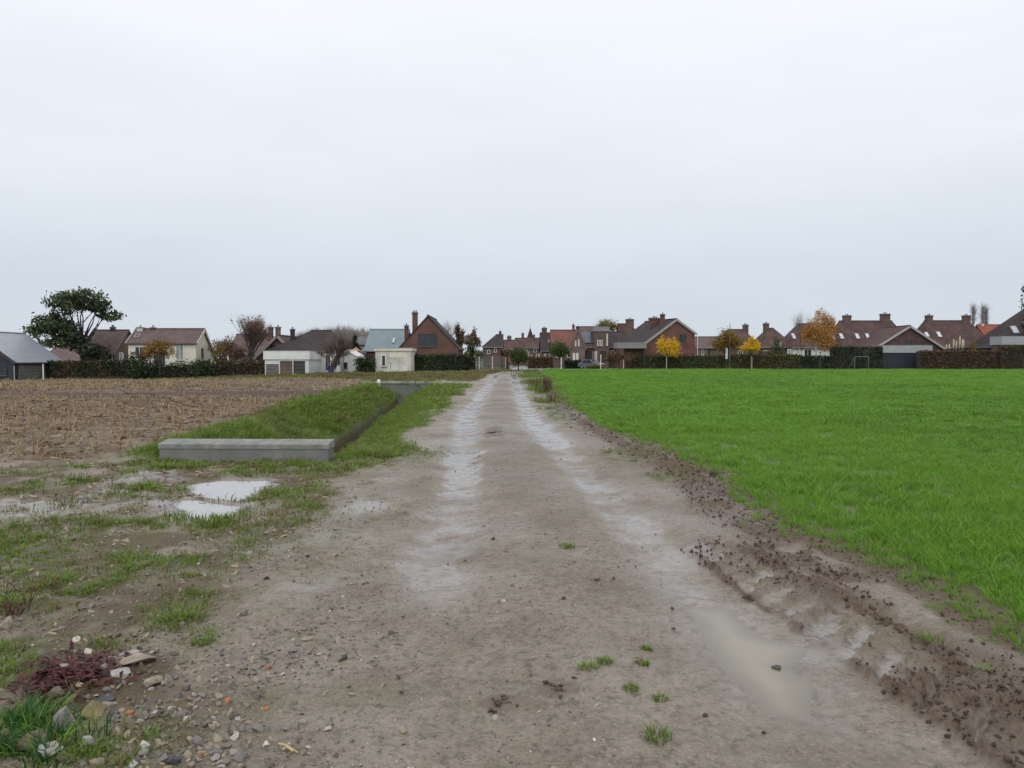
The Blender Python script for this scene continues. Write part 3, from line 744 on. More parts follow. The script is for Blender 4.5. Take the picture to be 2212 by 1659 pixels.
r = RNG.random(n); pk = np.where(r < .40, 0, np.where(r < .72, 1, np.where(r < .91, 2, np.where(r < .975, 3, 4))))
pick = pk + 5*RNG.integers(0, 2, n)
rt = RNG.random((n, 3))*6.28
scatter('gravel', protos, PM, np.stack([x, y, z+s*.12], 1), rt*np.array([.12, .12, 1]), scl3(s), pick, 'small loose stones and crushed brick on the track', 'gravel')
print('gravel', n)

# crumbs of churned soil along the field edge and the tyre prints
SOILM = mat('soil_clod', (.075, .048, .032), .75, .25, 30, .5, 60)
protos = []
for k in range(4):
    mb = MB(); hull_rock(mb, 14, 1, rp.uniform(.7, .95), rp.uniform(.55, .8), 0, rp); protos.append(mb)
dn = lambda y: 1150*np.minimum(1, (4/y))**1.5
lo = lambda y: np.where(y < 7, xT(y)-.5, xB(y)-.8); hi = lambda y: xB(y)+.35
n = count(2.3, 60, dn, lo, hi); x, y = sample(n, 2.3, 60, dn, lo, hi); T = terrain(x, y)
keep = (RNG.random(n) < np.clip(T['soil']*1.1-.25, 0, 1)) & (T['pud'] < .2)
x, y, z = x[keep], y[keep], T['z'][keep]; n = len(x)
s = np.clip(np.exp(RNG.normal(math.log(.0075), .55, n))*np.clip((y/5)**.55, 1, 2.6), .003, .020*np.clip((y/5)**.6, 1, 2.4))
scatter('soil_crumbs', protos, [SOILM], np.stack([x, y, z+s*.1], 1), RNG.random((n, 3))*6.28, scl3(s), RNG.integers(0, 4, n), 'crumbly dark brown soil turned up along the wheat field edge', 'soil')
print('crumbs', n)

# ------------------------------------------------------------------ headwalls
CONC = mat('concrete', (.150, .152, .140), .88, .16, 4, .5, 40, col2=(.275, .275, .26), stretch=(1.6, 1.6, .7))
CONCD = mat('shaded_concrete', (.13, .132, .125), .85, .16, 3, .35, 40, col2=(.21, .21, .20))  # darker concrete copy: shade of the upright front put into the colour
WPOST = mat('white_marker', (.75, .75, .73), .5, .03)
def prism(mb, prof, x0, x1, m=0):
    """profile in (y,z) extruded along x"""
    n = len(prof); vs = [(x0, a, b) for a, b in prof] + [(x1, a, b) for a, b in prof]
    fs = [tuple(range(n)), tuple(range(2*n-1, n-1, -1))] + [(i, n+i, n+(i+1) % n, (i+1) % n) for i in range(n)]
    mb.add(vs, fs, m)
e = empty('headwall', (-4.2, 11.52, 0), R(-1.5), 'long low concrete headwall with a paler top face at the near end of the ditch', 'headwall', 'concrete ditch headwalls')
mb = MB(); prism(mb, [(0, -1.5), (0, .20), (.32, .20), (.32, -1.5)], -1.33, 1.33); mb.build('wall', CONCD, e)
mb = MB(); prism(mb, [(-.012, .2), (-.012, .268), (.03, .288), (.32, .322), (.335, .31), (.335, .2)], -1.345, 1.345); mb.build('coping', CONC, e)
mb = MB(); mb.tube([(.0, .323, -1.02), (.0, .38, -1.02)], .2, 16); mb.build('culvert_pipe', CONCD, e)
e = empty('headwall', (-6.75, 47.0, 0), R(0), 'grey concrete headwall closing the far end of the ditch', 'headwall', 'concrete ditch headwalls')
mb = MB(); mb.add([(-1.62, -.16, .02), (-.45, -.16, -1.6), (.5, -.16, -1.6), (1.62, -.16, .02), (-1.62, .16, .02), (-.45, .16, -1.6), (.5, .16, -1.6), (1.62, .16, .02)],
    [(0,1,2,3), (7,6,5,4), (0,4,5,1), (1,5,6,2), (2,6,7,3)]); mb.build('wall', CONCD, e)
mb = MB(); mb.box(-1.68, 1.68, -.19, .19, .02, .12); mb.build('coping', CONCD, e)
mb = MB(); mb.tube([(.02, -.164, -1.02), (.02, -.21, -1.02)], .24, 16); mb.build('culvert_pipe', CONCD, e)
e = empty('marker_post', (-8.42, 46.7, gz(-8.42, 46.7)), 0, 'short white marker post at the corner of the far headwall', 'post')
mb = MB(); mb.box(-.10, .10, -.08, .08, -.2, .40); mb.build('post', WPOST, e)
mb = MB(); mb.add([(-.1,-.08,.40),(.1,-.08,.40),(.1,.08,.40),(-.1,.08,.40),(0,0,.47)], [(0,1,4),(1,2,4),(2,3,4),(3,0,4)]); mb.build('cap', WPOST, e)

# ------------------------------------------------------------------ rocks, clods and tufts one can pick out
RM = {'grey': mat('rock_grey', (.20, .18, .165), .75, .2, 12, .5, 70), 'pale': mat('rock_pale', (.33, .305, .285), .75, .15, 12, .5, 70), 'ochre': mat('rock_ochre', (.19, .155, .07), .8, .18, 14, .5, 80),
      'brown': mat('rock_brown', (.165, .118, .09), .8, .2, 12, .5, 70), 'white': mat('rock_white', (.50, .47, .42), .6, .06, 12), 'orange': mat('brick_chip', (.42, .16, .07), .8, .15, 14, .4, 70), 'tan': mat('rock_tan', (.27, .22, .165), .75, .2, 12, .5, 70), 'slate': mat('rock_slate', (.055, .052, .06), .6, .2, 12, .4, 70), 'clod': SOILM}
ri = random.Random(21)
def rock(px, py, wpx, hpx, kind, label, flat=.6, name='rock', cat='stone', group='loose stones beside the track', n=18, rz=None):
    x, y = G(px, py); d = math.hypot(x, y, CAMH); sx = wpx/FD*d/2
    sz = max(hpx/FD*d/2, sx*.3)*flat*1.2
    mb = MB(); hull_rock(mb, n, sx, sx*ri.uniform(.7, .95), sz, 0, ri, bev=sx*.08)
    o = mb.build(name, RM[kind]); z = gz(x, y)
    o.location = (x, y, max(z + sz*.35, -.008 if 'milky' in label and 'sitting' in label else -9)); o.rotation_euler = (ri.uniform(-.15, .15), ri.uniform(-.15, .15), ri.uniform(0, 6.28) if rz is None else rz)
    return tag(o, label, cat, group)
rock(208, 1541, 66, 50, 'ochre', 'ochre yellow angular stone lying in the weeds, broadest in the rubble', .75, n=12)
rock(75, 1610, 66, 44, 'brown', 'big rounded brownish boulder half sunk in grass at the picture bottom', .9)
rock(112, 1632, 60, 36, 'pale', 'pale grey stone leaning against the big brownish boulder', .8)
rock(136, 1570, 44, 56, 'grey', 'grey upright stone between the bluish grass and the ochre stone', 1.)
rock(188, 1612, 36, 34, 'pale', 'light grey blocky stone below the ochre stone', .8)
rock(315, 1617, 24, 22, 'white', 'smooth white pebble in the gravel, brightest of all', .9)
rock(300, 1432, 70, 40, 'tan', 'tan broken slab on the rubble heap beside the maroon weeds', .55, n=14)
rock(262, 1455, 44, 26, 'pale', 'pale slab piece below the tan broken slab', .5, n=14)
rock(330, 1468, 40, 28, 'tan', 'sandy lump at the gravel side of the rubble heap', .7)
rock(285, 1412, 36, 20, 'pale', 'whitish slab fragment behind the tan broken slab', .6)
rock(225, 1492, 60, 18, 'slate', 'dark slate strip lying under the rubble slabs', .5)
rock(232, 1508, 34, 14, 'tan', 'thin sandy stone just above the ochre stone', .6)
rock(10, 1352, 26, 26, 'tan', 'tan stone at the grass edge far from the rubble heap', .8)
rock(140, 1440, 26, 22, 'pale', 'small pale stone among the maroon weeds', .8)
rock(120, 1500, 40, 34, 'brown', 'brown stone below the maroon weeds', .7)
rock(165, 1385, 20, 16, 'white', 'small whitish stone in grass behind the maroon weeds', .8)
rock(190, 1405, 18, 18, 'white', 'second whitish stone, next to the rubble heap edge', .8)
rock(250, 1585, 22, 18, 'tan', 'tan pebble below the ochre stone on the gravel side', .8)
rock(432, 1625, 14, 13, 'orange', 'bright orange brick chip near the white pebble', .8, 'brick_chip', 'brick chip', 'brick chips in the gravel')
rock(492, 1513, 15, 14, 'orange', 'dull orange brick chip halfway up the gravel edge', .8, 'brick_chip', 'brick chip', 'brick chips in the gravel')
rock(573, 1528, 18, 10, 'orange', 'red brick chip beside the wheel rut', .7, 'brick_chip', 'brick chip', 'brick chips in the gravel')
rock(575, 1604, 16, 14, 'white', 'cream pebble at the gravel edge beside a straw', .8)
rock(280, 1535, 18, 14, 'orange', 'rusty brick chip next to the ochre stone', .7, 'brick_chip', 'brick chip', 'brick chips in the gravel')
rock(655, 1560, 16, 12, 'pale', 'pale pebble on the near track', .7)
rock(1284, 1611, 12, 10, 'white', 'tiny white pebble near the grass tuft in the track middle', .8)
rock(1678, 1438, 24, 12, 'slate', 'dark stone sitting in the milky puddle', .6)
for px, py, wp, lb in ((1290, 1256, 17, 'dark round mud clod on the track crown, biggest of the three'), (1325, 1251, 10, 'small mud clod just beside the big dark clod'), (1217, 1301, 14, 'dark mud clod nearer than the big round one'),
    (1453, 1316, 11, 'little mud clod at the far edge of the milky puddle'), (1065, 1168, 11, 'mud clod beside the left rut further up the track'), (1455, 1362, 11, 'mud clod beside the milky puddle'), (860, 1457, 13, 'dark clod on the left side of the near track'),
    (1540, 1030, 22, 'brown soil lump at the wheat field corner'), (1740, 1215, 22, 'rusty brown soil lump beside the tyre groove'), (1524, 1555, 14, 'bluish mud lump below the milky puddle')):
    rock(px, py, wp, wp*.8, 'clod', lb, .8, 'mud_clod', 'clod', 'mud clods on the track')

def solo_tuft(px, py, size, mats, spec, label, name='grass_tuft', cat='grass tuft', group='single grass tufts on the track'):
    x, y = G(px, py); mb = MB(); q = random.Random(int(px*7+py))
    for (n, rad, h, w_, lean, m) in spec: blade_tuft(mb, n, rad*size, h*size, w_, lean, m, q)
    o = mb.build(name, mats); o.location = (x, y, gz(x, y)); return tag(o, label, cat, group)
ts = ((55, 1.0, .9, .006, 1.2, 0), (25, 1.0, .8, .005, 1.4, 1), (10, 1., .9, .005, 1.3, 2))
for px, py, s_, lb in ((1417, 1608, .062, 'olive grass tuft at the picture bottom in the track middle'), (1272, 1458, .05, 'green grass tuft on the track crown before the puddle'), (1308, 1444, .04, 'smaller green tuft touching the tuft on the crown'),
    (1388, 1446, .035, 'tiny tuft next to the milky puddle'), (1362, 1502, .035, 'small tuft between the milky puddle and the olive tuft'), (1425, 1522, .035, 'sparse tuft below the milky puddle'), (1398, 1405, .03, 'faint tuft beyond the milky puddle'),
    (2012, 1385, .07, 'green tuft growing on mud beside the wheat edge'), (2130, 1445, .05, 'low tuft among the soil crumbs near the wheat corner'), (1225, 1188, .07, 'mossy grass patch on the track crown further up'), (435, 1385, .06, 'bright grass tuft at the gravel edge'), (380, 1330, .09, 'bright tall tuft in the weedy gravel')):
    solo_tuft(px, py, s_, [GA, GB, GC], ts, lb)
for px, py, s_, lb in ((610, 992, .13, 'green tuft against the headwall front, the middle one'), (690, 985, .16, 'tall green tuft at the open ditch end of the headwall'), (650, 996, .10, 'low green tuft in front of the headwall between two taller ones'), (520, 1003, .09, 'small tuft at the headwall base where it faces the bright puddle'), (335, 1006, .10, 'tuft at the field side corner of the headwall')):
    solo_tuft(px, py, s_, [GA, GB, GC], ts, lb, group='grass tufts at the headwall')
for px, py, lb in ((1085, 1527, 'clump of dark mud bits on the near track crown'), (1205, 1500, 'smaller clump of dark mud bits toward the milky puddle'), (1065, 935, 'dark mud clump far up the track crown')):
    x, y = G(px, py); mb = MB(); q = random.Random(int(px))
    for i in range(26):
        r_ = abs(q.gauss(0, 1)); a = q.uniform(0, 6.28); k_ = y/4.2*.5; s_ = q.uniform(.006, .02)*(1 if y < 6 else 2.2)
        hull_rock(mb, 10, s_, s_*.8, s_*.6, 0, q, (r_*.055*math.cos(a)*k_*2, r_*.035*math.sin(a)*k_*3, s_*.15))
    o = mb.build('mud_clump', SOILM); o.location = (x, y, gz(x, y)); tag(o, lb, 'mud', 'mud clumps on the track', 'stuff')
# maroon weed carpet and dark reddish weeds on the left
MW = leafmat('maroon_leaf', (.040, .010, .012), (.110, .030, .026), .15, .6)
mb = MB(); q = random.Random(4)
for i in range(700):
    px = 150 + q.gauss(0, 55); py = 1462 + q.gauss(0, 20) - (px-150)*.25
    x, y = G(px, py); z = gz(0, 0)*0; a = q.uniform(0, 6.28); l = q.uniform(.012, .03); tl = q.uniform(.1, .9); h = q.uniform(.004, .03)
    zb = 0.0
    mb.add([(x, y, zb+h*.6), (x+l*math.cos(a+.5), y+l*math.sin(a+.5), zb+h+l*tl*.3), (x+2*l*math.cos(a), y+2*l*math.sin(a), zb+h+l*tl*.5), (x+l*math.cos(a-.5), y+l*math.sin(a-.5), zb+h+l*tl*.3)], [(0, 1, 2, 3)])
# shift on to the ground
bx, by = G(165, 1455); V = np.array(mb.v); zz = terrain(V[:, 0], V[:, 1])['z']; mb.v = [(a-bx, b-by, c+d) for (a, b, c), d in zip(mb.v, zz)]
o = mb.build('weed_patch', MW); o.location = (bx, by, 0); tag(o, 'low maroon leaved weed patch beside the rubble stones', 'weeds', kind='stuff')
WD = leafmat('dead_weed', (.075, .042, .028), (.20, .12, .075), .15, .8)
WD2 = leafmat('dry_weed_leaf', (.06, .06, .02), (.15, .10, .05), .2, .7)
def dead_weed(x, y, h, spread, n, label, group='dead weeds on the verge'):
    e = empty('dead_weed', (x, y, gz(x, y)), 0, label, 'weed', group); q = random.Random(int(x*100+y*31)); mb = MB(); lf = MB()
    for i in range(n):
        a = q.uniform(0, 6.28); r = spread*q.random(); hh = h*q.uniform(.6, 1.05); b = q.uniform(-.25, .25)
        p0 = Vector((r*math.cos(a), r*math.sin(a), -.03)); p1 = p0 + Vector((b*.3, q.uniform(-.1, .1), hh*.55)); p2 = p0 + Vector((b*.6, q.uniform(-.2, .2), hh))
        wd = .012 if y > 20 else .005
        mb.tube([p0, p1, p2], [wd, wd*.8, wd*.4], 4, 0)
        for k in range(5):
            t = q.uniform(.4, 1); p = p1.lerp(p2, (t-.4)/.6); c = q.uniform(0, 6.28); l = h*q.uniform(.06, .14)
            d = Vector((math.cos(c), math.sin(c), q.uniform(.2, 1)))*l; s_ = Vector((-math.sin(c), math.cos(c), 0))*l*.25
            lf.add([p, p+d*.5+s_, p+d, p+d*.5-s_], [(0, 1, 2, 3)])
    mb.build('stems', WD, e)['kind'] = 'stuff'; lf.build('seed_heads', WD2 if n < 14 else WD, e)['kind'] = 'stuff'
dead_weed(*G(1178, 848), .85, .5, 46, 'tall reddish brown dead weed clump on the verge beside the wheat')
dead_weed(*G(1150, 832), .55, .4, 26, 'shorter olive brown weed clump behind the tall reddish one')
dead_weed(*G(1190, 868), .45, .35, 20, 'low brown weeds in front of the tall reddish clump')
dead_weed(*G(1110, 812), .6, .3, 10, 'thin weed clump at the far end of the track')
dead_weed(*G(25, 1325), .16, .12, 24, 'dark purple brown weed clump at the edge of the rough grass')
dead_weed(*G(95, 1270), .10, .10, 16, 'small brown weed stalks in the rough grass patch')
ST = mat('straw_piece', (.42, .31, .16), .7, .1, 20)
for px, py, a, lb in ((618, 1612, -.7, 'yellow corn straw lying on the gravel at the picture bottom'), (612, 1160, 1.2, 'short pale straw standing in the weedy gravel')):
    x, y = G(px, py); mb = MB(); d = Vector((math.cos(a), math.sin(a), .02)); l = .05
    mb.tube([(-d*l), (0, .003, .006), (d*l)], [.006, .007, .004], 6); mb.tube([(d*l*.2)+Vector((.006, .004, .004)), (d*l*1.2)+Vector((.016, -.004, .0))], [.004, .002], 5)
    o = mb.build('straw', ST); o.location = (x, y, gz(x, y)+.008); tag(o, lb, 'straw')

# stones large enough to pick out in the rubble left of the track: copies of a few shapes
protoR = {}
rs = random.Random(77); nprng = np.random.default_rng(77)
for kd, wd in (('grey', 'grey'), ('tan', 'sandy tan'), ('pale', 'pale'), ('slate', 'dark'), ('brown', 'brown')):
    for j in range(2):
        mb = MB(); hull_rock(mb, 16, 1, rs.uniform(.65, .95), rs.uniform(.45, .65), 0, rs, bev=.07); me = mb.build('stone', RM[kd]); protoR[(kd, j)] = (me.data, wd); bpy.data.objects.remove(me)
LAND = [((315, 1617), 'bright white pebble'), ((208, 1541), 'ochre stone'), ((432, 1625), 'bright orange brick chip'), ((618, 1612), 'yellow straw'), ((300, 1432), 'tan broken slab'), ((112, 1632), 'big brownish boulder'), ((573, 1528), 'red brick chip'), ((492, 1513), 'dull orange brick chip'), ((435, 1385), 'bright grass tuft in the gravel'), ((330, 1468), 'sandy lump of the rubble heap')]
ORD = ['nearest', 'second nearest', 'third nearest', 'fourth nearest', 'fifth nearest', 'sixth nearest', 'seventh nearest', 'eighth nearest', 'ninth nearest', 'tenth nearest'] + ['%dth nearest' % q for q in range(11, 60)]
picks = []
while len(picks) < 110:
    px = rs.uniform(120, 640); py = rs.uniform(1360, 1655)
    if px > 300 + (py-1360)*.9 or rs.random() > ss(np.array([px]), 100, 330)[0]*.8+.25: continue
    picks.append((*G(px, py), rs.choice(['grey', 'grey', 'tan', 'tan', 'pale', 'slate', 'brown'])))
for x, y, kd in picks:
    me, wd = protoR[(kd, rs.randrange(2))]
    o = bpy.data.objects.new('stone', me); COL.objects.link(o); s_ = math.exp(rs.gauss(math.log(.0165), .42)); o.scale = (s_, s_, s_)
    o.location = (x, y, gz(x, y)+s_*.22); o.rotation_euler = (rs.uniform(-.3, .3), rs.uniform(-.3, .3), rs.uniform(0, 6.28))
    ds = [(math.dist((x, y), G(*p)), n_, G(*p)) for p, n_ in LAND]; dm, n_, q_ = min(ds)
    rk = sum(1 for a, b, c in picks if c == kd and math.dist((a, b), q_) < dm)
    tag(o, '%s rubble stone, %s of that colour to %s' % (wd, ORD[rk], n_), 'stone', 'small rubble stones beside the track')
# ------------------------------------------------------------------ street at the far end
ASPH = mat('wet_asphalt', (.155, .16, .155), .35, .12, 2, .2, 30)
KERB = mat('kerb_concrete', (.36, .36, .345), .7, .1, 3)
def strip(name, pts, z, m, kind='structure', label=None, cat=None):
    mb = MB(); n = len(pts)
    mb.add([(a, b, z) for a, b in pts], [tuple(range(n))]); o = mb.build(name, m)
    bm = bmesh.new(); bm.from_mesh(o.data); bm.faces.ensure_lookup_table()
    if bm.faces[0].normal.z < 0: bmesh.ops.reverse_faces(bm, faces=bm.faces)
    bm.to_mesh(o.data); bm.free(); return tag(o, label, cat, kind=kind)
strip('street', [(-2.4, 97), (6.5, 97.5), (14, 104), (14, 109), (5.4, 109), (6.2, 130), (9, 190), (12, 260), (6, 260), (3, 190), (.2, 130), (-1.6, 109), (-2.4, 103)], .075, ASPH, label='wet asphalt street leading away between the houses', cat='street')
for nm, pts in (('kerb', [(-2.55, 96.9), (-2.4, 96.9), (-2.4, 103), (-1.6, 109), (.2, 130), (.05, 130), (-1.75, 109), (-2.55, 103)]), ('kerb', [(5.4, 109.1), (14, 109.1), (14, 109.3), (5.6, 109.3), (6.4, 130), (6.2, 130)])):
    mb = MB(); n = len(pts); mb.add([(a, b, 0) for a, b in pts] + [(a, b, .17) for a, b in pts], [tuple(range(2*n-1, n-1, -1))] + [(i, (i+1) % n, n+(i+1) % n, n+i) for i in range(n)])
    tag(mb.build(nm, KERB), 'low concrete kerb edging the street', 'kerb', 'kerbs of the street', 'structure')

# ------------------------------------------------------------------ houses
BR_RED = brickmat('brick_red', (.150, .062, .046), (.105, .048, .038), (.13, .10, .085))
BR_WARM = brickmat('brick_warm', (.185, .070, .056), (.135, .055, .046), (.15, .11, .095))
BR_BROWN = brickmat('brick_brown', (.150, .090, .070), (.11, .068, .055), (.14, .11, .095))
BR_PINK = brickmat('brick_pinkish', (.20, .135, .112), (.155, .105, .088), (.18, .145, .125))
BR_PALE = brickmat('brick_pale', (.62, .60, .53), (.56, .545, .48), (.5, .48, .43))
CREAM = mat('cream_render', (.70, .665, .55), .8, .05, 1.2)
CREAM2 = mat('pale_render', (.62, .60, .51), .8, .05, 1.2)
WHITE = mat('white_render', (.66, .67, .645), .75, .06, 1.0)
LAV = mat('lavender_render', (.36, .355, .42), .8, .06, 1.0)
NAVY = mat('dark_cladding', (.018, .022, .035), .55, .15, 2)
GREYW = mat('grey_boards', (.125, .12, .11), .75, .15, 2)
T_PLUM = tilemat('plum_tiles', (.098, .066, .066), (.150, .106, .104))
T_DARK = tilemat('dark_tiles', (.034, .027, .028), (.062, .050, .050))
T_BROWN = tilemat('brown_tiles', (.062, .038, .036), (.115, .073, .066))
T_ORANGE = tilemat('orange_tiles', (.21, .065, .040), (.30, .105, .065))
T_RED = tilemat('red_tiles', (.140, .062, .050), (.205, .092, .072))
T_GREY = tilemat('grey_tiles', (.10, .098, .10), (.15, .148, .15))
SLATE = mat('blue_grey_sheet', (.150, .195, .215), .5, .06, .8)
SHEET = mat('pale_grey_sheet', (.27, .29, .33), .35, .08, .8, .1, 3, stretch=(8, 1, 1))
BARGE = mat('pale_bargeboard', (.34, .31, .305), .6, .06, 3)
GUT = mat('grey_gutter', (.22, .215, .215), .5, .06, 3)
SOLAR = mat('solar_glass', (.085, .10, .14), .15, .1, 1, spec=.8)

def face_frame(face, prof, L):
    xl, xa, xr = prof[0], prof[1], prof[2]
    if face == 'N': return lambda u, z: Vector((u, 0, z)), Vector((1, 0, 0)), Vector((0, -1, 0))
    if face == 'F': return lambda u, z: Vector((u, L, z)), Vector((-1, 0, 0)), Vector((0, 1, 0))
    if face == 'R': return lambda u, z: Vector((xr, u, z)), Vector((0, 1, 0)), Vector((1, 0, 0))
    return lambda u, z: Vector((xl, u, z)), Vector((0, -1, 0)), Vector((-1, 0, 0))

UP = Vector((0, 0, 1))
def opening(root, fr, u, z, w_, h, kind='window', frame=WHITEP, pane=None, bars=1):
    """a framed window, door or garage door on a wall: frame ring proud of the wall, pane set back inside it"""
    P, t, n = fr; c = P(u, z); f = .09; mb = MB()
    for s in (-1, 1):
        mb.obox(c + t*(s*(w_/2-f/2)) + n*.03, t, UP, n, f/2, h/2, .04)
        mb.obox(c + UP*(s*(h/2-f/2)) + n*.03, t, UP, n, w_/2-f, f/2, .04)
    for k in range(1, bars+1) if w_ > .9 and kind == 'window' else ():
        mb.obox(c + t*(-w_/2 + w_*k/(bars+1)) + n*.03, t, UP, n, .03, h/2-f, .03)
    o = mb.build(kind, frame, root)
    q = MB()
    if kind in ('window', 'glazed_door'):
        q.obox(c + n*.012, t, UP, n, w_/2-f-.002, h/2-f-.002, .010); q.build('pane', pane or GLASS, o)
        if kind == 'window':
            q = MB(); q.obox(c - UP*(h/2+.035) + n*.07, t, UP, n, w_/2+.06, .03, .08); q.build('sill', LEAD, o)
    else:
        k = max(2, int(h/.42)) if kind == 'garage_door' else 1
        for j in range(k):
            q = MB(); hh = (h-2*f)/k; q.obox(c + UP*(-h/2+f+hh*(j+.5)) + n*.014, t, UP, n, w_/2-f-.004, hh/2-.012, .016); q.build('panel', pane or frame, o)
        q = MB(); q.obox(c + t*(w_/2-f-.12) + n*.06, t, UP, n, .05, .02, .03); q.build('handle', ZINC, o)
    return o

def chimney(roof, x, y, z0, z1, wx, wy, m, pots=1):
    mb = MB(); mb.box(x-wx/2, x+wx/2, y-wy/2, y+wy/2, z0, z1-.12)
    mb.box(x-wx/2-.05, x+wx/2+.05, y-wy/2-.05, y+wy/2+.05, z1-.32, z1-.22)
    o = mb.build('chimney', m, roof)
    mb = MB(); mb.box(x-wx/2-.08, x+wx/2+.08, y-wy/2-.08, y+wy/2+.08, z1-.118, z1)
    for k in range(pots): 
        px = x + (k-(pots-1)/2)*.3*(wx > wy); py = y + (k-(pots-1)/2)*.3*(wy >= wx)
        mb.tube([(px, py, z1), (px, py, z1+.28)], [.11, .09], 8)
    c = mb.build('chimney_cap', LEAD, roof)

def house(label, loc, rot, prof, zs, L, wall, rooft, hip=(0, 0), ov=.3, barge=None, wins=(), chims=(), skys=(), gut=GUT, name='house', cat='house', group='houses at the edge of the village', zbase=-.8, barge_faces='N'):
    """prof = (xl, xa, xr) and zs = (eave left, ridge, eave right); the ridge runs along local +y for L"""
    root = empty(name, loc, rot, label, cat, group)
    xl, xa, xr = prof; el, zr, er = zs
    h0, h1 = hip
    mb = MB()
    if h0 == 0 and h1 == 0:
        pr = [(xl, zbase), (xl, el), (xa, zr), (xr, er), (xr, zbase)]; n = 5
        mb.add([(a, 0, b) for a, b in pr] + [(a, L, b) for a, b in pr], [tuple(range(n)), tuple(range(2*n-1, n-1, -1))] + [(i, n+i, n+(i+1) % n, (i+1) % n) for i in (0, 3)])
    else:
        e = min(el, er); zl = el; z2 = er
        mb.add([(xl, 0, zbase), (xr, 0, zbase), (xr, L, zbase), (xl, L, zbase), (xl, 0, zl), (xr, 0, z2), (xr, L, z2), (xl, L, zl)], [(0,1,5,4), (1,2,6,5), (2,3,7,6), (3,0,4,7)])
        for yy, hh in ((0, h0), (L, h1)):
            if hh == 0: mb.add([(xl, yy, zl), (xr, yy, z2), (xa, yy, zr)], [(0, 1, 2)])
    mb.build('wall', wall, root)
    # roof shell
    sl = (zr-el)/(xa-xl); sr = (zr-er)/(xr-xa); th = .16; up = .05
    o0 = ov if h0 == 0 else ov; o1 = ov
    E = [(xl-ov, -o0, el-sl*ov+up), (xr+ov, -o0, er-sr*ov+up), (xr+ov, L+o1, er-sr*ov+up), (xl-ov, L+o1, el-sl*ov+up)]
    R0 = (xa, (-o0 if h0 == 0 else h0), zr+up); R1 = (xa, (L+o1 if h1 == 0 else L-h1), zr+up)
    top = E + [R0, R1]; vs = [(a, b, c+th) for a, b, c in top] + top
    fs = [(1, 2, 5, 4), (3, 0, 4, 5), (7, 10, 11, 8), (9, 11, 10, 6)]
    out = [0]
    if h0 == 0: loop0 = [0, 4, 1]
    else: loop0 = [0, 1]; fs += [(0, 1, 4), (6, 10, 7)]
    if h1 == 0: loop1 = [2, 5, 3]
    else: loop1 = [2, 3]; fs += [(2, 3, 5), (8, 11, 9)]
    lp = loop0 + loop1
    for i in range(len(lp)):
        a, b = lp[i], lp[(i+1) % len(lp)]; fs.append((a, a+6, b+6, b))
    mb = MB(); mb.add(vs, fs); rf = mb.build('roof', rooft, root)
    bm = bmesh.new(); bm.from_mesh(rf.data); bmesh.ops.recalc_face_normals(bm, faces=bm.faces); bm.to_mesh(rf.data); bm.free()
    mb = MB(); mb.tube([(xa, R0[1], zr+up+th+.01), (xa, R1[1], zr+up+th+.01)], .11, 6); mb.build('ridge_cap', rooft, rf)
    if barge:
        for fc, yy in (('N', -o0), ('F', L+o1)):
            if fc not in barge_faces: continue
            s = -1 if fc == 'N' else 1; mb = MB()
            for a, b in ((E[0], R0), (E[1], R0)):
                p, q = Vector((a[0], yy+s*.03, a[2]+.02)), Vector((b[0], yy+s*.03, b[2]+.02)); d = (q-p); nn = d.normalized(); u = Vector((-nn.z, 0, nn.x)) if nn.x > 0 else Vector((nn.z, 0, -nn.x))
                mb.obox((p+q)/2, nn, u, Vector((0, 1, 0)), d.length/2, .17, .025)
            mb.build('bargeboard', barge, root)
    for xx, zz in ((xl-ov-.07, el-sl*ov+up+.05), (xr+ov+.07, er-sr*ov+up+.05)):
        mb = MB(); mb.tube([(xx, -o0, zz), (xx, L+o1, zz)], .075, 6); mb.build('gutter', gut, root)
    for wd in wins:
        face, u, z, w_, h = wd[:5]; kw = wd[5] if len(wd) > 5 else {}
        opening(root, face_frame(face, prof, L), u, z, w_, h, **kw)
    for (x, y, z1, wx, wy, m, *pt) in chims:
        zs_ = (zr - (x-xa)*sr if x > xa else zr - (xa-x)*sl) - .6
        chimney(rf, x, y, max(min(zs_, z1-1.)-1.8, .5), z1, wx, wy, m, pt[0] if pt else 1)
    for (side, y, t, w_, h, m) in skys:
        s = 1 if side == 'R' else -1; ex = xr if side == 'R' else xl; ez = er if side == 'R' else el
        p = Vector((ex + (xa-ex)*t, y, ez + (zr-ez)*t)); d = Vector((xa-ex, 0, zr-ez)).normalized(); nn = Vector((-d.z, 0, d.x)) if d.x > 0 else Vector((d.z, 0, -d.x))
        if nn.z < 0: nn = -nn
        p = p + nn*(th+up+.06)
        mb = MB(); 
        for q in (-1, 1):
            mb.obox(p + Vector((0, q*(w_/2-.03), 0)), d, Vector((0, 1, 0)), nn, h/2, .04, .05); mb.obox(p + d*(q*(h/2-.04)), d, Vector((0, 1, 0)), nn, .04, w_/2-.072, .05)
        o = mb.build('roof_window', ZINC, root); mb = MB(); mb.obox(p, d, Vector((0, 1, 0)), nn, h/2-.082, w_/2-.072, .03); mb.build('pane', m, o)
    return root

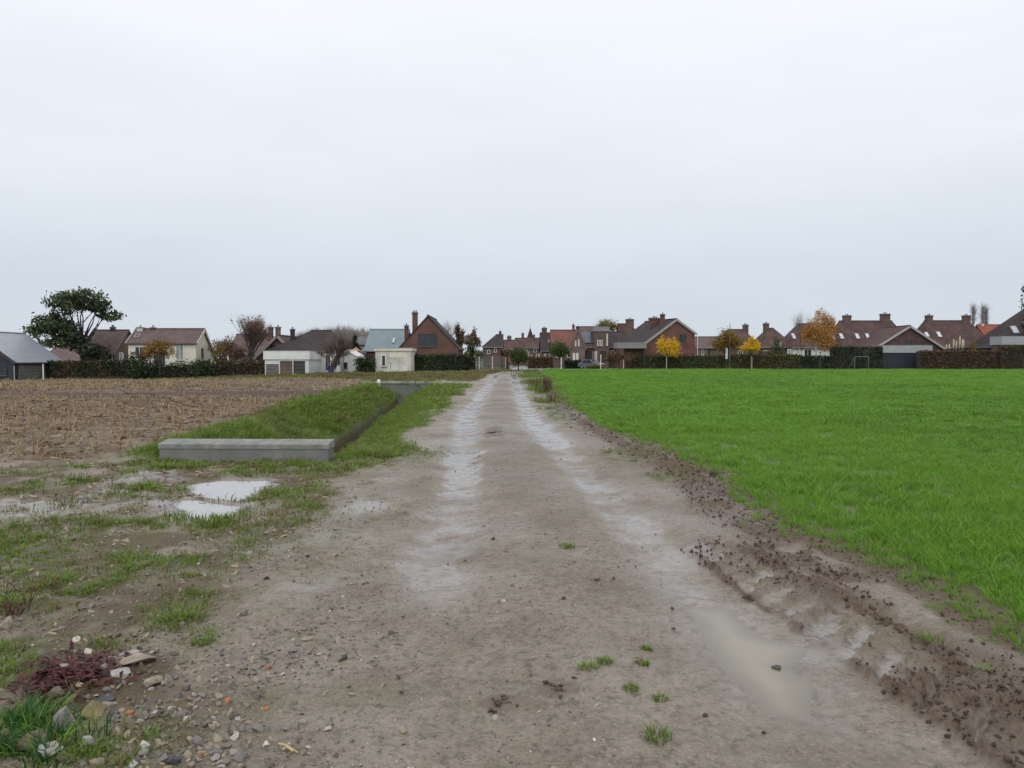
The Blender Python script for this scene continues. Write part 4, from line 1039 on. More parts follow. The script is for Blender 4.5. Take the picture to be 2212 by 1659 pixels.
def zb(x, y): return float(drop(np.array([x]), np.array([y]))[0])
def RP(label, l, r, Y, D, eave, ridge, wall, rooft, ro=.5, wins=(), chims=(), skys=(), eb=None, **kw):
    """ridge parallel to the picture: l, r, eave, ridge in photo pixels; local +x faces the camera, local +y runs to the right"""
    x0, x1 = X(l, Y+D*ro), X(r, Y+D*ro); b = zb((x0+x1)/2, Y); L = x1-x0
    ef = Z(eave, Y)-b; zr = Z(ridge, Y+D*ro)-b; ebk = ef if eb is None else eb
    prof = (-D, -D*ro, 0.0)
    W = []
    for wd in wins:            # ('R', px, py, wpx, hpx)
        f, px, py, wp, hp = wd[:5]; s = Y/F4; W.append((f, X(px, Y)-x0, Z(py, Y)-b, wp*s, hp*s) + tuple(wd[5:]))
    Ch = []
    for c in chims:            # (px, top py, wpx, material, t from ridge towards camera, pots)
        px, ty, wp, m = c[:4]; t = c[4] if len(c) > 4 else 0.0; Yc = Y + D*ro*(1-t)
        Ch.append((-D*ro*(1-t), X(px, Yc)-x0, Z(ty, Yc)-b, max(.55, wp*Yc/F4*.7), wp*Yc/F4, m, c[5] if len(c) > 5 else 2))
    Sk = []
    for s_ in skys:            # (px, t up the slope, wpx, h metres, mat)
        px, t, wp, h, m = s_; Yc = Y + D*ro*t; Sk.append(('R', X(px, Yc)-x0, t, wp*Yc/F4, h, m))
    return house(label, (x0, Y, b), -math.pi/2, prof, (ebk, zr, ef), L, wall, rooft, wins=W, chims=Ch, skys=Sk, **kw)
def GF(label, l, r, apex, Y, L, el, er, ap, wall, rooft, rot=0.0, wins=(), chims=(), **kw):
    """gable towards the camera, in photo pixels"""
    xa = X(apex, Y); b = zb(xa, Y)
    prof = (X(l, Y)-xa, 0.0, X(r, Y)-xa); s = Y/F4
    W = [(f, X(px, Y)-xa if f in 'NF' else px, Z(py, Y)-b, wp*s, hp*s) + tuple(k) for f, px, py, wp, hp, *k in wins]
    Ch = [(X(px, Y+dy)-xa, dy, Z(ty, Y+dy)-b, wp*s, .6, m, *pt) for px, ty, wp, m, dy, *pt in chims]
    return house(label, (xa, Y, b), rot, prof, (Z(el, Y)-b, Z(ap, Y)-b, Z(er, Y)-b), L, wall, rooft, wins=W, chims=Ch, **kw)
def flat(label, l, r, Y, D, top, base, wall, fascia_h, fm, wins=(), name='garage', cat='garage', group=None, ov=.15, posts=(), openw=None):
    """flat roofed box: walls, roof slab with a fascia band"""
    x0, x1 = X(l, Y), X(r, Y); b = zb((x0+x1)/2, Y); e = empty(name, (x0, Y, b), 0, label, cat, group)
    zt = Z(top, Y)-b; L = x1-x0; s = Y/F4
    mb = MB(); mb.box(0, L, 0, D, -.8, zt-fascia_h); mb.build('wall', wall, e)
    mb = MB(); mb.box(-ov, L+ov, -ov, D+ov, zt-fascia_h+.002, zt); rf = mb.build('roof', fm, e)
    mb = MB(); mb.box(-ov-.03, L+ov+.03, -ov-.03, D+ov+.03, zt+.001, zt+.05); mb.build('roof_trim', ZINC, rf)
    fr = (lambda u, z: Vector((u, 0, z))), Vector((1, 0, 0)), Vector((0, -1, 0))
    for px, py, wp, hp, *k in wins: opening(e, fr, X(px, Y)-x0, Z(py, Y)-b, wp*s, hp*s, **(k[0] if k else {}))
    return e

D_ = dict
gd = lambda m: D_(kind='garage_door', frame=m, pane=m)
# ---- left row
house('low house with pale grey sheet roof and dark cladded gable', (X(0, 84)+.6-1.6, 84, zb(-58, 84)), 0, (-6.3, -1.9, 2.65), (1.95, 5.35, 2.05), 8.6, NAVY, SHEET, ov=.35, barge=DARKF,
      wins=(('N', 1.2, 1.0, 1.2, 1.0, D_(frame=DARKF)), ('R', 3.4, .9, 5.6, 1.7, D_(kind='garage_door', frame=GREYW, pane=GREYW)), ('R', 7.3, .95, 1.2, 1.6, D_(kind='door', frame=DARKF, pane=BR_RED))), gut=DARKF)
RP('plum roofed brick house half hidden behind the pine tree', 395, 512, 100, 7, 1412, 1327, BR_BROWN, T_PLUM, wins=(('R', 487, 1425, 16, 30, D_(pane=GLASSP)), ('R', 440, 1428, 24, 26)), chims=((455, 1308, 14, BR_RED),))
RP('low reddish brown house seen behind the pine trunk', 230, 420, 112, 7, 1440, 1392, BR_RED, T_PLUM, wins=(('R', 300, 1455, 22, 22), ('R', 360, 1455, 16, 24)), chims=((380, 1378, 12, BR_RED),))
x0 = X(515, 95)
house('cream rendered house with plum roof and slanting pale gable end', (x0, 95, zb(-45, 95)), -math.pi/2, (-6.1, -2.4, 0), (2.25, Z(1316, 97.4)+.55, Z(1367, 95)+.55), X(785, 95)-x0, CREAM, T_PLUM, ov=.22, barge=CREAM2, barge_faces='NF',
      wins=(('R', (721-515)/F4*95, Z(1400, 95)+.55, 1.05, 2.3, D_(pane=GLASSP)), ('R', (560-515)/F4*95, Z(1400, 95)+.55, 1.2, 1.3), ('R', (640-515)/F4*95, Z(1430, 95)+.55, 1.6, 2.0), ('F', -1.9, 3.2, .5, 1.2, D_(frame=DARKF)), ('F', -4.1, 2.0, .8, 1.0)),
      chims=((-2.4, (578-515)/F4*97, Z(1303, 97)+.55, .5, .5, BR_RED), (-2.2, .5, Z(1303, 97)+.55, .5, .7, CREAM2)), skys=(('R', (537-515)/F4*96, .45, .6, .8, GLASS),), gut=T_PLUM)
RP('pinkish roofed house behind the bare brown tree', 955, 1085, 108, 8, 1415, 1343, BR_PINK, T_PLUM, wins=(('R', 995, 1432, 18, 32, D_(pane=GLASSP)), ('R', 1040, 1440, 22, 26)))
GF('brick house with wide pale bargeboards and two chimneys', 1030, 1196, 1113, 100, 9, 1428, 1428, 1347, BR_PINK, T_BROWN, barge=BARGE, wins=(('N', 1095, 1398, 24, 34, D_(frame=DARKF)), ('N', 1125, 1440, 30, 30)), chims=((1085, 1308, 16, BR_RED, 3.), (1114, 1308, 17, BR_PINK, 4.)), ov=.45)
RP('white bungalow under a big dark hipped roof with black chimney', 1118, 1392, 97, 9, 1403, 1329, WHITE, T_DARK, hip=(4.4, 2.2), wins=(('R', 1260, 1445, 34, 40), ('R', 1350, 1440, 22, 34, D_(frame=DARKF)), ('R', 1312, 1450, 16, 60, D_(kind='door', frame=DARKF, pane=GREYW))), chims=((1172, 1316, 14, T_DARK, .45, 1), ), ov=.35)
flat('white flat roofed garage with open dark bays', 1060, 1236, 91.5, 6, 1404, 1497, WHITE, 1.05, WHITE, wins=((1090, 1478, 50, 44, gd(GREYW)), (1146, 1472, 50, 56, gd(BR_BROWN)), (1197, 1472, 46, 56, D_(kind='garage_door', frame=DARKF, pane=DARKF))), group=None)  # dark door panels hold the shade of the open bays as colour
e = GF('white lean annex with sloping roofline beside the bungalow', 1378, 1440, 1392, 93, 5, 1412, 1438, 1408, WHITE, WHITE, wins=(('N', 1382, 1462, 14, 26, D_(frame=DARKF)),), ov=.05, name='annex', cat='annex', group=None, gut=WHITEP)
RP('small lavender rendered house beside the blue grey roof', 1446, 1494, 108, 7, 1378, 1350, LAV, T_GREY, wins=(('R', 1470, 1402, 14, 20),))
RP('house with plain blue grey roof behind the white shed', 1489, 1632, 103, 9, 1402, 1324, BR_RED, SLATE, wins=(('R', 1520, 1420, 20, 18),), skys=((1576, .42, 9, 1.3, SKYL),), gut=ZINC)
GF('red brick house with steep front gable, wide dark window and tall chimney', 1598, 1832, 1712, 99, 11, 1394, 1394, 1268, BR_RED, T_DARK, wins=(('N', 1711, 1361, 76, 50, D_(frame=DARKF, bars=2)), ('N', 1690, 1440, 46, 36, D_(frame=DARKF)), ('N', 1775, 1440, 30, 36, D_(frame=DARKF))), chims=((1661, 1250, 20, BR_RED, .55, 2), (1627, 1302, 15, BR_RED, 2.5, 1)), ov=.12)
e = flat('small cream flat roofed shed with one slim window', 1502, 1644, 91, 4, 1393, 1490, BR_PALE, .32, CREAM2, wins=((1535, 1443, 18, 46, D_(frame=WHITEP)),), name='shed', cat='shed')
mb = MB(); mb.box(1.75, 3.9, -.03, -.004, 1.9, 2.55); mb.build('wall_board', CREAM2, e)
# ---- houses up the street
RP('dark roofed house with purple brown brick front up the street', 1935, 2008, 150, 8, 1388, 1343, BR_BROWN, T_DARK, hip=(2.5, 0), wins=(('R', 1982, 1402, 10, 16), ('R', 1955, 1408, 12, 16)), chims=((2001, 1326, 10, BR_RED),))
RP('small brick house with wide chimney, left of the olive globe tree', 2008, 2066, 176, 8, 1398, 1364, BR_BROWN, T_BROWN, wins=(('R', 2025, 1415, 10, 14), ('R', 2050, 1415, 10, 14)), chims=((2037, 1345, 17, BR_BROWN),))
RP('distant house behind the olive globe tree', 2064, 2116, 190, 8, 1394, 1356, BR_BROWN, T_BROWN, wins=(('R', 2082, 1412, 10, 14),), chims=((2091, 1334, 10, BR_RED),))
RP('brick house with white framed windows below the church spire', 2100, 2174, 165, 8, 1392, 1356, BR_BROWN, T_BROWN, wins=(('R', 2106, 1400, 7, 22), ('R', 2114, 1416, 6, 30), ('R', 2127, 1428, 5, 18), ('R', 2146, 1425, 5, 18), ('R', 2156, 1425, 5, 18), ('R', 2140, 1403, 14, 12)), chims=((2136, 1340, 7, BR_RED, .3),))
RP('dark grey roofed house with broad double chimney up the street', 2164, 2216, 152, 8, 1402, 1336, BR_BROWN, T_DARK, wins=(('R', 2180, 1425, 8, 20), ('R', 2200, 1422, 8, 16)), chims=((2177, 1312, 20, BR_RED),), skys=((2195, .5, 6, 1., GLASS),))
RP('house with orange red tiled roof behind the green globe tree', 2206, 2306, 140, 8, 1402, 1325, BR_BROWN, T_RED, wins=(('R', 2230, 1420, 14, 22), ('R', 2275, 1420, 14, 22)), chims=((2293, 1300, 9, T_RED),))
RP('brick house with solar panels on a plum roof', 2316, 2380, 127, 9, 1388, 1312, BR_PINK, T_PLUM, wins=(('R', 2350, 1424, 32, 40, gd(DARKF)), ('R', 2376, 1426, 10, 40, D_(pane=GLASSP))), name='house')
e = empty('solar_panel_array', (X(2345, 130), 0, 0), 0, 'dark solar panel array on the plum roof', 'solar panels')
e.location = (X(2347, 127), 127, 0); dd = Vector((0, 4.5, Z(1312, 131.5)-Z(1388, 127))).normalized(); nn = Vector((0, -dd.z, dd.y))
for i in range(3):
    for j in range(2):
        mb = MB(); mb.obox(dd*(1.5+1.62*j) + Vector(((i-1)*1.0*.72+.05, 0, Z(1388, 127))) + nn*.33, Vector((1, 0, 0)), dd, nn, .34, .78, .025); mb.build('solar_panel', SOLAR, e)
GF('narrow brick gable house with white windows next to the solar roof', 2286, 2340, 2311, 126, 3.5, 1386, 1392, 1311, BR_PINK, T_BROWN, wins=(('N', 2302, 1374, 5, 22), ('N', 2315, 1372, 5, 26), ('N', 2296, 1427, 9, 30, D_(pane=WHITEP)), ('N', 2309, 1427, 9, 30, D_(pane=WHITEP))), ov=.12, barge=BR_PINK)
flat('boxy brick house with grey flat roof beside the solar roof', 2378, 2434, 125, 7, 1308, 1470, BR_BROWN, .75, GUT, wins=((2428, 1360, 5, 48), (2393, 1372, 8, 24), (2405, 1372, 8, 24), (2412, 1424, 26, 40, gd(DARKF)), (2383, 1426, 9, 40, D_(pane=GLASSP))), name='house', cat='house', group='houses at the edge of the village')
RP('dark roofed link house behind the boxy brick house', 2428, 2490, 133, 8, 1388, 1332, BR_BROWN, T_DARK, wins=(('R', 2450, 1410, 14, 18),))
RP('brown roofed house with wide chimney left behind the big brick house', 2474, 2572, 146, 8, 1392, 1300, BR_BROWN, T_BROWN, hip=(0, 2.4), wins=(('R', 2502, 1415, 18, 20),), chims=((2518, 1277, 30, BR_BROWN),), skys=((2500, .30, 7, 1.3, SKYL),))
# church far behind
e = empty('church', (X(2121, 270), 270, 0), 0, 'distant church with slim dark spire above the rooftops', 'church')
mb = MB(); mb.box(-1.25, 1.25, -1.25, 1.25, 0, 8.6); mb.build('tower', BR_BROWN, e)
mb = MB(); k = 8; mb.add([(1.5*math.cos(2*math.pi*i/k), 1.5*math.sin(2*math.pi*i/k), 8.6) for i in range(k)] + [(0, 0, 13.2)], [(i, (i+1) % k, k) for i in range(k)]); mb.build('spire', T_DARK, e)
mb = MB(); mb.tube([(0, 0, 13), (0, 0, 14)], .06, 5); mb.tube([(-.3, 0, 13.6), (.3, 0, 13.6)], .05, 5); mb.build('cross', LEAD, e)
mb = MB(); mb.add([(1.26, -3, 0), (9, -3, 0), (9, 3, 0), (1.26, 3, 0), (1.26, -3, 5), (9, -3, 5), (9, 3, 5), (1.26, 3, 5)], [(0, 1, 5, 4), (1, 2, 6, 5), (2, 3, 7, 6), (3, 0, 4, 7)]); mb.build('nave', BR_BROWN, e)
mb = MB(); mb.add([(1.26, -3.3, 4.9), (9.2, -3.3, 4.9), (9.2, 3.3, 4.9), (1.26, 3.3, 4.9), (1.26, 0, 8), (9.2, 0, 8)], [(0, 1, 5, 4), (2, 3, 4, 5), (1, 2, 5), (3, 0, 4)]); mb.build('roof', T_DARK, e)
# ---- right row
rt = R(20)
house('big red brick house with asymmetric gable, dark roof and flat porch', (X(2703, 118), 118, 0), rt, (-5.6, 0, 3.5), (Z(1374, 117), Z(1281, 118), Z(1338, 119)+.1), 9.5, BR_WARM, T_DARK, ov=.22, barge=BARGE,
      wins=(('N', 1.25, Z(1354, 118), 1.1, 1.4, D_(frame=DARKF)), ('N', -3.0, Z(1420, 118), .9, 1.0, D_(frame=DARKF)), ('N', -.6, Z(1425, 118), 1.6, 1.2, D_(frame=DARKF)), ('L', 4., 1.6, 1.6, 1.4)), chims=((-.9, 2.6, Z(1257, 120), .55, .6, BR_RED), (-1.2, 4.5, Z(1271, 121), 1.9, .7, BR_RED, 3)))
e = empty('porch', (X(2460, 117), 114.6, 0), R(3), 'flat grey fascia porch on the front of the big brick house', 'porch')
mb = MB(); mb.box(0, 4.6, 0, 3.0, Z(1394, 116), Z(1374, 116)); mb.build('roof', GUT, e)
mb = MB(); mb.box(-.05, 4.65, -.05, 3.05, Z(1374, 116)+.001, Z(1372, 116)+.02); mb.build('roof_trim', BARGE, e)
for px, py in ((.3, .25), (4.3, .25)): mb = MB(); mb.box(px-.09, px+.09, py-.09, py+.09, 0, Z(1394, 116)-.001); mb.build('post', DARKF, e)
mb = MB(); mb.box(1.6, 4.45, 1.4, 2.9, 0, Z(1394, 116)-.002); mb.build('wall', BR_RED, e)
e = empty('downpipe', (X(2783, 119.2)+.25, 119.1, 0), 0, 'white downpipe on the corner of the big brick house', 'downpipe')
mb = MB(); mb.tube([(0, 0, 0), (0, 0, Z(1342, 119))], .05, 6); mb.build('pipe', WHITEP, e)
for zz in (1.2, 3.4): mb = MB(); mb.box(-.08, .08, -.06, .06, zz, zz+.06); mb.build('bracket', ZINC, e)
RP('pinkish brick house with low roof right of the big brick house', 2768, 2872, 142, 8, 1392, 1352, BR_PINK, T_PLUM, wins=(('R', 2810, 1408, 10, 26), ('R', 2835, 1412, 8, 36, D_(kind='door', frame=DARKF, pane=DARKF))))
RP('brown roofed house with square chimney between the olive and yellow trees', 2915, 3022, 136, 9, 1390, 1323, BR_BROWN, T_BROWN, hip=(0, 2.6), wins=(('R', 2960, 1412, 20, 22),), chims=((2980, 1299, 20, BR_BROWN),))
RP('brown hipped house with aerial chimney right of the yellow tree', 3020, 3140, 135, 9, 1388, 1318, BR_BROWN, T_BROWN, hip=(2.2, 2.2), wins=(('R', 3120, 1375, 5, 18), ('R', 3060, 1412, 20, 22)), chims=((3062, 1294, 20, BR_BROWN),))
RP('brown roofed house with white lower wall behind the orange birch', 3136, 3326, 132, 9, 1386, 1300, WHITE, T_BROWN, hip=(2.4, 0), wins=(('R', 3160, 1408, 24, 22, D_(pane=GLASSP)), ('R', 3230, 1412, 30, 30)), skys=((3171, .42, 13, 1.5, SKYL),), ov=.4)
RP('long brown roofed house with two chimneys and sky toned roof windows', 3322, 3600, 129, 9.5, 1394, 1289, BR_BROWN, T_BROWN, hip=(1.4, 1.6), wins=(('R', 3400, 1422, 10, 20), ('R', 3470, 1420, 24, 22)), chims=((3384, 1262, 28, BR_BROWN), (3536, 1256, 32, BR_BROWN)), skys=((3327, .40, 11, 1.35, SKYL), (3362, .42, 14, 1.35, SKYL), (3425, .42, 14, 1.35, SKYL), (3466, .42, 14, 1.35, SKYL)), ov=.4)
GF('low house with pale diagonal bargeboard and tile hung gable', 3500, 3764, 3634, 122, 9, 1392, 1392, 1308, T_BROWN, T_BROWN, wins=(('N', 3634, 1372, 22, 24, D_(frame=DARKF)),), barge=BARGE, ov=.35)
flat('garage with pale grey fascia and dark navy front', 3532, 3722, 117, 5, 1382, 1470, NAVY, 1.15, mat('pale_grey_fascia', (.32, .33, .345), .6, .05, 2), wins=((3580, 1447, 66, 48, gd(NAVY)), (3654, 1447, 62, 48, gd(NAVY)),))
RP('brown roofed house with two square chimneys behind the pampas grass', 3664, 3906, 132, 9, 1386, 1288, BR_BROWN, T_BROWN, hip=(1.3, 1.6), wins=(('R', 3738, 1398, 28, 16, D_(pane=CREAM)), ('R', 3800, 1405, 24, 22)), chims=((3711, 1262, 24, BR_BROWN), (3860, 1262, 26, BR_BROWN)), skys=((3702, .44, 14, 1.2, SKYL), (3751, .44, 15, 1.4, SKYL)), ov=.4)
RP('low house with bright orange tiled roof near the photo edge', 3908, 4000, 138, 8, 1372, 1304, BR_RED, T_ORANGE, wins=(('R', 3935, 1395, 16, 20),), chims=((3924, 1292, 9, WHITEP),))
RP('tall dark roofed house cut by the right photo edge', 3962, 4330, 119, 13, 1384, 1205, BR_BROWN, T_DARK, hip=(7.6, 0), wins=(('R', 3990, 1405, 16, 24), ('R', 4040, 1425, 30, 30)), skys=((4052, .33, 24, 1.6, SKYL),), ov=.4)
flat('flat extension with pale grey fascia at the right photo edge', 4006, 4220, 115.8, 2.6, 1346, 1470, BR_BROWN, 1.3, mat('pale_grey_fascia', (.32, .33, .345)), wins=((4050, 1425, 40, 50),), name='extension', cat='extension')

# ------------------------------------------------------------------ car, bins, goal, posts, fences
CARP = mat('grey_blue_paint', (.12, .15, .19), .25, .05, 2, spec=.7); TYRE = mat('tyre', (.02, .02, .02), .85, .1); RIM = mat('alloy', (.45, .46, .47), .35, .05, metal=.7); LAMP = mat('headlamp', (.7, .72, .74), .15, .05)
def car(loc, rz, label):
    e = empty('parked_car', loc, rz, label, 'car')
    # side profile (x forward, z up) for sections across the width
    prof = [(-2.05, .32), (-2.1, .62), (-2.02, .92), (-1.55, 1.0), (-1.15, 1.38), (-.6, 1.47), (.15, 1.45), (.85, 1.05), (1.6, .92), (2.0, .74), (2.08, .45), (2.0, .30)]
    bm = bmesh.new(); rows = []
    for yv, f, zf in ((-.86, .97, .0), (-.80, 1, 1.), (0, 1.02, 1.02), (.80, 1, 1.), (.86, .97, .0)):
        rows.append([bm.verts.new((x*f, yv*(1 if z < 1.0 else .80), z if zf else min(z, .95) - .02)) for x, z in prof])
    n = len(prof)
    for a, b in zip(rows, rows[1:]):
        for i in range(n): bm.faces.new((a[i], a[(i+1) % n], b[(i+1) % n], b[i]))
    bm.faces.new(rows[0][::-1]); bm.faces.new(rows[-1])
    bmesh.ops.recalc_face_normals(bm, faces=bm.faces); bmesh.ops.bevel(bm, geom=list(bm.edges), offset=.03, segments=2, affect='EDGES', clamp_overlap=True)
    me = bpy.data.meshes.new('body'); bm.to_mesh(me); bm.free(); me.materials.append(CARP); link_mesh('body', me, e)
    mb = MB(); mb.add([(.95, -.62, 1.03), (.95, .62, 1.03), (.30, .56, 1.40), (.30, -.56, 1.40)], [(0, 1, 2, 3)]); mb.v = [(a+.05, b, c+.03) for a, b, c in mb.v]; mb.build('windscreen', GLASS, e)
    for s in (-1, 1):
        for q in ([(-1.3, 1.0), (-1.05, 1.3), (-.55, 1.38), (-.5, 1.0)], [(-.42, 1.0), (-.45, 1.38), (.1, 1.36), (.62, 1.0)]):
            mb = MB(); mb.add([(a, s*(.825 - (c-1.0)*.30), c) for a, c in q], [(0, 1, 2, 3)]); mb.build('side_window', GLASS, e)
        for xx in (-1.3, 1.28):
            mb = MB(); mb.tube([(xx, s*.68, .31), (xx, s*.88, .31)], .31, 16); wv = mb.build('wheel', TYRE, e); mb = MB(); mb.tube([(xx, s*.885, .31), (xx, s*.895, .31)], .20, 12); mb.build('rim', RIM, wv)
        mb = MB(); mb.obox((2.02, s*.6, .66), (0, 1, 0), (0, 0, 1), (1, 0, 0), .17, .08, .05); mb.build('headlight', LAMP, e)
        mb = MB(); mb.obox((.72, s*.93, 1.03), (1, 0, 0), (0, 1, 0), (0, 0, 1), .06, .09, .06); mb.build('mirror', CARP, e)
    mb = MB(); mb.box(2.05, 2.12, -.5, .5, .42, .58); mb.build('grille', DARKF, e)
    mb = MB(); mb.box(2.125, 2.14, -.26, .26, .36, .47); mb.build('number_plate', WHITEP, e)
car((X(2366, 117.5), 117.5, .08), R(-38), 'grey blue car parked in front of the brick houses beside the street')

BLUE = mat('blue_plastic', (.012, .035, .26), .45, .05, 2)
bx, by = X(1324, 90.5), 90.5
e = empty('wheelie_bin', (bx, by, zb(bx, by)), R(8), 'bright blue wheelie bin by the white bungalow wall', 'bin')
mb = MB(); mb.add([(-.25,-.28,.08),(.25,-.28,.08),(.25,.25,.08),(-.25,.25,.08),(-.34,-.36,1.05),(.34,-.36,1.05),(.34,.36,1.05),(-.34,.36,1.05)], [(3,2,1,0),(4,5,6,7),(0,1,5,4),(1,2,6,5),(2,3,7,6),(3,0,4,7)]); mb.build('body', BLUE, e)
mb = MB(); mb.add([(-.37,-.40,1.052),(.37,-.40,1.052),(.37,.38,1.052),(-.37,.38,1.052),(-.33,-.34,1.13),(.33,-.34,1.13),(.33,.34,1.17),(-.33,.34,1.17)], [(3,2,1,0),(4,5,6,7),(0,1,5,4),(1,2,6,5),(2,3,7,6),(3,0,4,7)]); mb.build('lid', BLUE, e)
mb = MB(); mb.tube([(-.3, .43, 1.02), (.3, .43, 1.02)], .025, 6); mb.build('handle', DARKF, e)
for s in (-1, 1): mb = MB(); mb.tube([(s*.24, .24, .11), (s*.30, .24, .11)], .11, 12); mb.build('wheel', TYRE, e)
DKB = mat('dark_plastic', (.03, .03, .05), .6, .1); 
e = empty('rotary_dryer', (X(1341, 90), 90, zb(bx, 90)), 0, 'folded dark garden parasol standing beside the blue bin', 'parasol'); e.name = 'garden_parasol'
mb = MB(); mb.tube([(0, 0, 0), (0, 0, 1.75)], .03, 6); mb.build('pole', DKB, e)
mb = MB(); mb.tube([(0, 0, .75), (0, 0, 1.1), (0, 0, 1.55), (0, 0, 1.72)], [.10, .20, .24, .05], 10); mb.build('canopy', DKB, e)

POSTM = mat('pale_post', (.52, .50, .44), .7, .1, 5); POSTD = mat('dark_post', (.10, .10, .09), .7, .1, 5); ORNG = mat('orange_band', (.62, .20, .08), .5, .05, 2)
def post(px, top, base, Y, label, r=.045, m=None, name='post', cat='post', band=None, group='posts along the garden edge'):
    x = X(px, Y); z0 = zb(x, Y) if Y < 114 else 0.0; e = empty(name, (x, Y, z0), 0, label, cat, group)
    h = Z(top, Y)-z0; m = m or POSTM
    mb = MB(); mb.tube([(0, 0, -.3), (0, 0, h)], r, 8); mb.build('pole', m, e)
    mb = MB(); mb.tube([(0, 0, h), (0, 0, h+.03), (0, 0, h+.06)], [r*1.15, r*1.15, r*.3], 8); mb.build('cap', m, e)
    if band: mb = MB(); mb.tube([(0, 0, h-.75), (0, 0, h-.1)], r*1.25, 8); mb.build('band', ORNG, e)
    return e
post(173, 1458, 1528, 83, 'white post beside the grey roofed house', .06, WPOST)
post(57, 1466, 1525, 81.5, 'thin grey pipe post before the dark gable', .035, POSTM)
post(1118, 1475, 1508, 86, 'short pale stake before the white garage, left bay', .045)
post(1172, 1440, 1508, 86, 'slim white pole before the white garage, middle bay', .045, WPOST)
post(1563, 1452, 1492, 88, 'thin brown stake before the cream shed', .03, POSTD)
post(1917, 1428, 1486, 96, 'pale wooden post in front of the slatted fence, nearer the hedge', .06)
post(1970, 1428, 1484, 97, 'pale wooden post in front of the slatted fence, nearer the street', .06)
post(2023, 1430, 1475, 103, 'grey post at the street corner beside the orange banded one', .05)
post(2037, 1424, 1482, 101, 'street corner marker post with orange band', .07, POSTD, band=True, name='marker_post')
post(2245, 1432, 1475, 112, 'white post behind the green globe tree', .06, WPOST)
post(2345, 1437, 1478, 111, 'dark post at the front of the parked car', .05, POSTD)
post(2403, 1420, 1480, 110, 'white pole right of the parked car', .06, WPOST)
post(2494, 1440, 1474, 112, 'pale stake by the brown beech tree', .05)
post(2214, 1378, 1470, 130, 'tall thin lamp post left of the green globe tree', .05, POSTD, name='lamp_post', cat='lamp post')
post(2918, 1296, 1468, 113.5, 'very tall thin pole rising through the olive tree', .055, POSTD, name='utility_pole', cat='pole')
post(3280, 1408, 1472, 113.5, 'dark green fence post below the birch', .07, mat('green_post', (.03, .06, .055), .6, .1))
post(2700, 1255, 1300, 118, 'slim aerial mast', .02, POSTD) if False else None

SLAT = mat('grey_fence_wood', (.105, .10, .095), .8, .2, 4, stretch=(6, 6, .6))
def slat_fence(l, r, Y, top, label, pitch=.20, mats=SLAT, name='slat_fence'):
    x0, x1 = X(l, Y), X(r, Y); z0 = zb(x0, Y); e = empty(name, (x0, Y, z0), 0, label, 'fence'); h = Z(top, Y)-z0; L = x1-x0
    n = int(L/pitch); mb = MB(); mb.box(-.0045, .0045, 0, 0, 0, 0); me = None
    for i in range(n):
        dh = random.uniform(-.03, .03)
        mb = MB(); mb.box(-.055, .055, -.012, .012, .06, h+dh); o = mb.build('slat', mats, e); o.location = ((i+.5)*L/n, -.03, 0)
    for zz in (.35, h-.3): mb = MB(); mb.box(0, L, -.014, .03, zz, zz+.08); mb.build('rail', mats, e)
    for k in range(int(L/2)+1): mb = MB(); mb.box(-.05, .05, .032, .13, -.3, h+.05); o = mb.build('post', mats, e); o.location = (min(k*2.0, L), 0, 0)
    return e
slat_fence(1895, 2022, 99, 1426, 'grey vertical slat fence at the corner before the street')
# concrete blocks at the street mouth
e = empty('low_wall', (X(2034, 104), 104, .02), 0, 'pale low concrete wall piece at the street mouth', 'wall')
mb = MB(); mb.box(0, .55, 0, .3, -.2, .68); mb.build('block', KERB, e); mb = MB(); mb.box(-.03, .58, -.03, .33, .682, .74); mb.build('coping', KERB, e)
# goal with a green net
GP = mat('goal_tube', (.16, .20, .19), .5, .1); NET = mat('green_net', (.035, .075, .055), .8, .1)
gx0, gx1 = X(3418, 114.2), X(3474, 114.2); e = empty('football_goal', (gx0, 114.2, 0), 0, 'small garden football goal with dark green net before the hedge', 'goal'); gw = gx1-gx0; gh = 2.0
for xx in (0, gw): mb = MB(); mb.tube([(xx, 0, 0), (xx, 0, gh)], .04, 6); mb.build('post', GP, e); mb = MB(); mb.tube([(xx, 0, gh), (xx-.25*(xx == 0)*2, 1.0, .02)], .03, 6); mb.build('stay', GP, e)
mb = MB(); mb.tube([(0, 0, gh), (gw, 0, gh)], .04, 6); mb.build('crossbar', GP, e)
mb = MB()
for i in range(13):
    t = i/12; mb.tube([(gw*t, 0.02, gh-.03), (gw*t, 1.0, .03)], .008, 3, cap=False); mb.tube([(0, t, gh*(1-t)+.02), (gw, t, gh*(1-t)+.02)], .008, 3, cap=False)
o = mb.build('net', NET, e); o['kind'] = 'stuff'
# sheet on a line
e = empty('white_flag', (X(2906, 112.8), 112.8, 0), 0, 'narrow white cloth banner on a pole beside the tall thin pole', 'banner'); e.name = 'banner'
mb = MB(); mb.tube([(0, 0, -.2), (0, 0, Z(1390, 112.8))], .025, 6); mb.build('pole', POSTD, e)
mb = MB(); z1, z2 = Z(1392, 112.8), Z(1436, 112.8); k = 8
vs = []; 
for i in range(k+1):
    t = i/k; wv = .05*math.sin(t*5); vs += [(-.16+.03*math.sin(t*7), wv, z1+(z2-z1)*t), (.14+.04*math.sin(t*4), wv+.04, z1+(z2-z1)*t)]
mb.add(vs, [(2*i, 2*i+1, 2*i+3, 2*i+2) for i in range(k)]); mb.build('cloth', mat('white_cloth', (.62, .62, .68), .8, .05), e)
